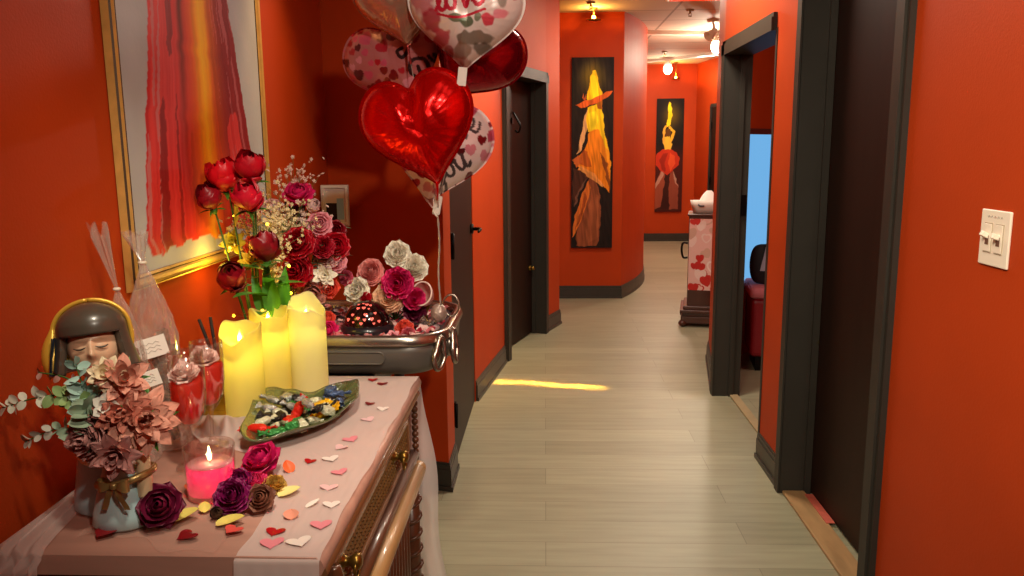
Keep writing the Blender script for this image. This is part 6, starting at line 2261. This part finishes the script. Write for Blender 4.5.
# 3 white with roses and red script, top right
S3 = script('love', -0.52, 0.04, 0.27, 0.20, 0.036, '#c8203a') + [([(-0.5, .0), (-0.1, -.04), (.35, .12)], .022, '#c8203a')]
gr = random.Random(6)
blots = [(-.75, .25, .22, .30, '#c86070', .8), (-.62, -.12, .20, .22, '#b02840', .9), (-.42, -.42, .18, .18, '#c8485a', .9), (-.18, -.05, .15, .07, '#6f7758', .95), (.05, -.12, .12, .10, '#5f6a4c', .95), (.22, -.02, .07, .10, '#6f7758', .9),
         (.42, -.05, .13, .13, '#d83850', .95), (.62, .05, .14, .10, '#e88a98', .95), (.66, .30, .09, .16, '#6a6a58', .7), (.86, .42, .08, .14, '#d0384c', .9), (.20, -.38, .35, .14, '#6a5a44', .85), (-.05, -.62, .22, .14, '#8a6a50', .8), (.30, -.55, .18, .12, '#4f4434', .8), (-.30, -.62, .12, .12, '#a83a48', .8), (0.0, -.85, .15, .12, '#b06050', .7)]
balloon('white heart balloon with red love script and printed roses at the top right', (-0.232, 2.46, 1.885), (0.05, -0.98, -0.10), -0.05, 0.160, 0.08, M_FOIL,
        hearts_paint('#f0e2dc', [], S3, blot=blots), seed=3, tailcol=mat('peach_tail', '#c98a80', 0.3, metal=0.4))
# 4 plain deep red heart behind at the right
balloon('deep red heart foil balloon behind the bunch at the right', (-0.222, 2.64, 1.792), (0.25, -0.95, -0.1), -0.62, 0.165, 0.08, mat('deep_red_foil', '#93061a', 0.2, metal=0.7, bump=0.35, bscale=14), seed=4, nt=140, nr=40, SX=0.88)
# 5 patterned with hearts, left
S5 = script('I', 0.20, -0.05, 0.36, -0.45, 0.035, '#2a1416') + [([(.40, -.60), (.22, -.42), (.34, -.20), (.56, -.26), (.52, -.48), (.38, -.46), (.40, -.34)], .035, '#2a1416'), ([(.66, -.26), (.70, -.54), (.76, -.26), (.84, -.54)], .03, '#2a1416')]
balloon('pink balloon printed with dark red hearts and black script at the left', (-0.478, 2.66, 1.785), (-0.10, -0.98, -0.1), 0.45, 0.160, 0.07, M_FOIL,
        hearts_paint('#b86c6c', scatter(60, avoid=[(.30, -.05, .22), (.5, -.42, .25)], smin=0.07, smax=0.16, seed=5), S5), seed=5)
# 6 pale rose gold one on top
balloon('pale rose gold heart balloon at the top between the others', (-0.438, 2.53, 1.938), (-0.05, -0.97, -0.2), 0.10, 0.135, 0.07, mat('rose_gold_foil', '#c8957c', 0.22, metal=0.6, bump=0.4, bscale=14), seed=6, nt=140, nr=40)
# the bunch's white tag, its cord and weight
bt = thing('curling_string', 'silver cord with a white clip that ties the balloons down', 'cord', tuple(KNOT))
cd = smooth_line([(0, 0, 0.0), (0.004, 0.0, -0.10), (-0.002, 0.005, -0.20), (0.002, 0.01, -0.300)], 8)
MB().tube(cd, [0.0032 + 0.0008 * math.sin(k * 2.1) for k in range(len(cd))], n=7).build('cord', M_RIB, bt)
MB().box(-0.014, 0.010, -0.006, 0.002, -0.015, 0.045, M=Matrix.Rotation(0.2, 4, 'Y'), bev=0.006).tube(smooth_line([(0, -0.006, -0.02), (-0.012, -0.008, 0.0), (0.004, -0.009, 0.02), (0.008, -0.007, 0.05)], 5), 0.0022, n=6).build('clip', mat('white_clip', '#e9e0d6', 0.35), bt)
wt = thing('balloon_weight', 'round pale foil balloon weight with a wire ring at the tub corner', 'balloon weight', (-0.350, 2.475, 0.958))
MB().ball((0.012, 0.0, 0.030), 0.030, 24, 16, sc=(0.85, 0.85, 1)).build('ball', mat('pinkish_grey_foil', '#b9a59a', 0.3, metal=0.5, bump=0.6, bscale=90), wt)
MB().tube([(0.050 + 0.026 * math.cos(t), 0.012 + 0.006 * math.sin(t), 0.052 + 0.033 * math.sin(t)) for t in np.linspace(0, 2 * PI, 30, endpoint=False)], 0.0032, n=8, closed=True).build('ring', M_CHROME, wt)
wc = MB().box(-0.013, 0.013, -0.0012, 0.0012, -0.026, 0.026, M=Matrix.Rotation(0.12, 4, 'Y'), bev=0.001)
o = wc.build('price_tag', mat('white_tag_card', '#f3ece2', 0.5))
o.location = (-0.236, 2.345, 1.703)
o.rotation_euler = (0, 0, 0)
tag(o, 'white tag hanging in front of the deep red balloon', 'tag')

# ================================================================ FAR CABINET WITH TISSUES
cb = thing('cabinet', 'small wooden cabinet wrapped in heart print paper beyond the open doorway', 'cabinet', (1.195, 6.70, 0), (0, 0, math.radians(-11)))
M_MAHO = mat('mahogany', '#4a2416', 0.32, vary=0.2, vscale=6, coat=0.3)
MB().box(0.0, 0.42, 0.0, 0.36, 0.17, 0.93, bev=0.006).build('carcass', M_MAHO, cb)
pb = MB()
for (d, z0, z1) in ((0.03, 0.145, 0.175), (0.055, 0.115, 0.146), (0.035, 0.09, 0.116), (0.045, 0.03, 0.091)):
    pb.box(-d, 0.42 + d, -d, 0.36 + d, z0, z1, bev=0.008)
pb.build('plinth', M_MAHO, cb)
for x in (-0.03, 0.45):
    for y in (-0.03, 0.39):
        MB().ball((x, y, 0.03), 0.036, 16, 10, sc=(1, 1, 0.82)).build('bun_foot', M_MAHO, cb)


def heart_paper(u, v):
    x, y = u * 0.40, v * 0.60
    C = np.zeros(u.shape + (3,)) + np.array(lin('#eec4bb'))
    g = random.Random(2)
    for k in range(40):
        hx, hy, s, r = g.uniform(0, .40), g.uniform(0, .60), g.uniform(.03, .055), g.uniform(-.6, .6)
        c = g.choice(['#d6352c', '#e8a49c', '#f8e6de', '#d9b3a0', '#c82820', '#f4dcd4'])
        C = mixc(C, in_heart(x, y, hx, hy, s, r) * 1.0, c)
        if k % 3 == 0:
            C = mixc(C, in_heart(x, y, hx, hy, s * .7, r) * 1.0, '#eec4bb')
    return C, np.zeros_like(u)


painted('paper_cover', 0.40, 0.60, 120, 180, heart_paper, cb, Matrix.Translation((0.005, -0.003, 0.31)), mat('printed_paper', '#ffffff', 0.6, attr=True), depth=0.004)
MB().tube(smooth_line([(-0.004, 0.05, 0.70), (-0.045, 0.05, 0.70), (-0.055, 0.05, 0.64), (-0.04, 0.05, 0.58), (-0.004, 0.05, 0.58)], 6), 0.009, n=8).build('side_handle', M_BLACK, cb)
MB().box(-0.012, 0.432, -0.012, 0.372, 0.93, 0.95, bev=0.006).build('top', M_MAHO, cb)
tx = thing('tissue_basket', 'white basket with a tissue standing up on the heart print cabinet', 'tissue holder', (1.36, 6.83, 0.951))
loft_b = MB()
loft(loft_b, [(rrect(-.10, .10, -.08, .08, .03), 0.0), (rrect(-.115, .115, -.095, .095, .035), 0.055), (rrect(-.125, .125, -.105, .105, .04), 0.10), (rrect(-.118, .118, -.098, .098, .035), 0.10), (rrect(-.10, .10, -.08, .08, .03), 0.012)], cap1=True)
loft_b.build('basket', mat('white_basket', '#efe6da', 0.5), tx)
MB().tube([(-0.09, -0.106, 0.075), (-0.075, -0.109, 0.062), (-0.04, -0.109, 0.062)], 0.006).build('clasp', mat('slate_clasp', '#4a4650', 0.4), tx)
tw = MB().grid(lambda u, v: ((0.075 * math.cos(2 * PI * u) * (1 - 0.75 * v ** 1.5)) * (1 + .18 * math.sin(u * 2 * PI * 5)) + 0.02, 0.06 * math.sin(2 * PI * u) * (1 - 0.8 * v ** 1.5), 0.06 + 0.125 * v ** 0.8), 40, 14, closed_u=True)
tw.build('tissue', mat('tissue_paper', '#fbf6ee', 0.8), tx)

# ================================================================ THE SIDE ROOM'S FURNITURE
mt = thing('treatment_bed', 'red upholstered bed seen through the open doorway at the right', 'bed', (1.72, 5.30, 0), (0, 0, math.radians(-8)))
M_REDV = mat('red_vinyl', '#8a1620', 0.4, vary=0.08)
MB().box(-0.34, 0.60, -0.06, 0.36, 0.10, 0.50, bev=0.03).build('base', M_REDV, mt)
MB().box(-0.36, 0.62, -0.08, 0.38, 0.50, 0.575, bev=0.03).build('mattress', mat('rose_sheet', '#c8707a', 0.7), mt)
MB().box(-0.30, 0.55, -0.03, 0.3, 0.0, 0.105).build('plinth', M_BLACK, mt)
ch = thing('cushion', 'dark upright cushion with a pale folded cloth on the red bed', 'cushion', (1.52, 5.42, 0.577), (0, 0, math.radians(-8)))
ch.scale = (0.8, 0.8, 0.8)
cu = MB().grid(lambda u, v: (0.17 * math.copysign(abs(math.cos(2 * PI * u)) ** .6, math.cos(2 * PI * u)) * math.sin(PI * v) ** .35, 0.06 * math.copysign(abs(math.sin(2 * PI * u)) ** .8, math.sin(2 * PI * u)) * math.sin(PI * v) ** .5, 0.17 - 0.17 * math.cos(PI * v) * 0.999), 32, 20, closed_u=True)
cu.build('cushion', mat('black_fabric', '#15121a', 0.7), ch)
MB().grid(lambda u, v: (-0.09 + 0.16 * u * (1 - v * .8) + 0.06 * v, -0.068 - 0.006 * math.sin(u * 9), 0.12 + 0.30 * v), 12, 12).grid(lambda u, v: (-0.09 + 0.16 * u * (1 - v * .8) + 0.06 * v, -0.060 - 0.006 * math.sin(u * 9), 0.12 + 0.30 * v), 12, 12).build('folded_cloth', mat('pale_lilac_cloth', '#a9a4b8', 0.8), ch)
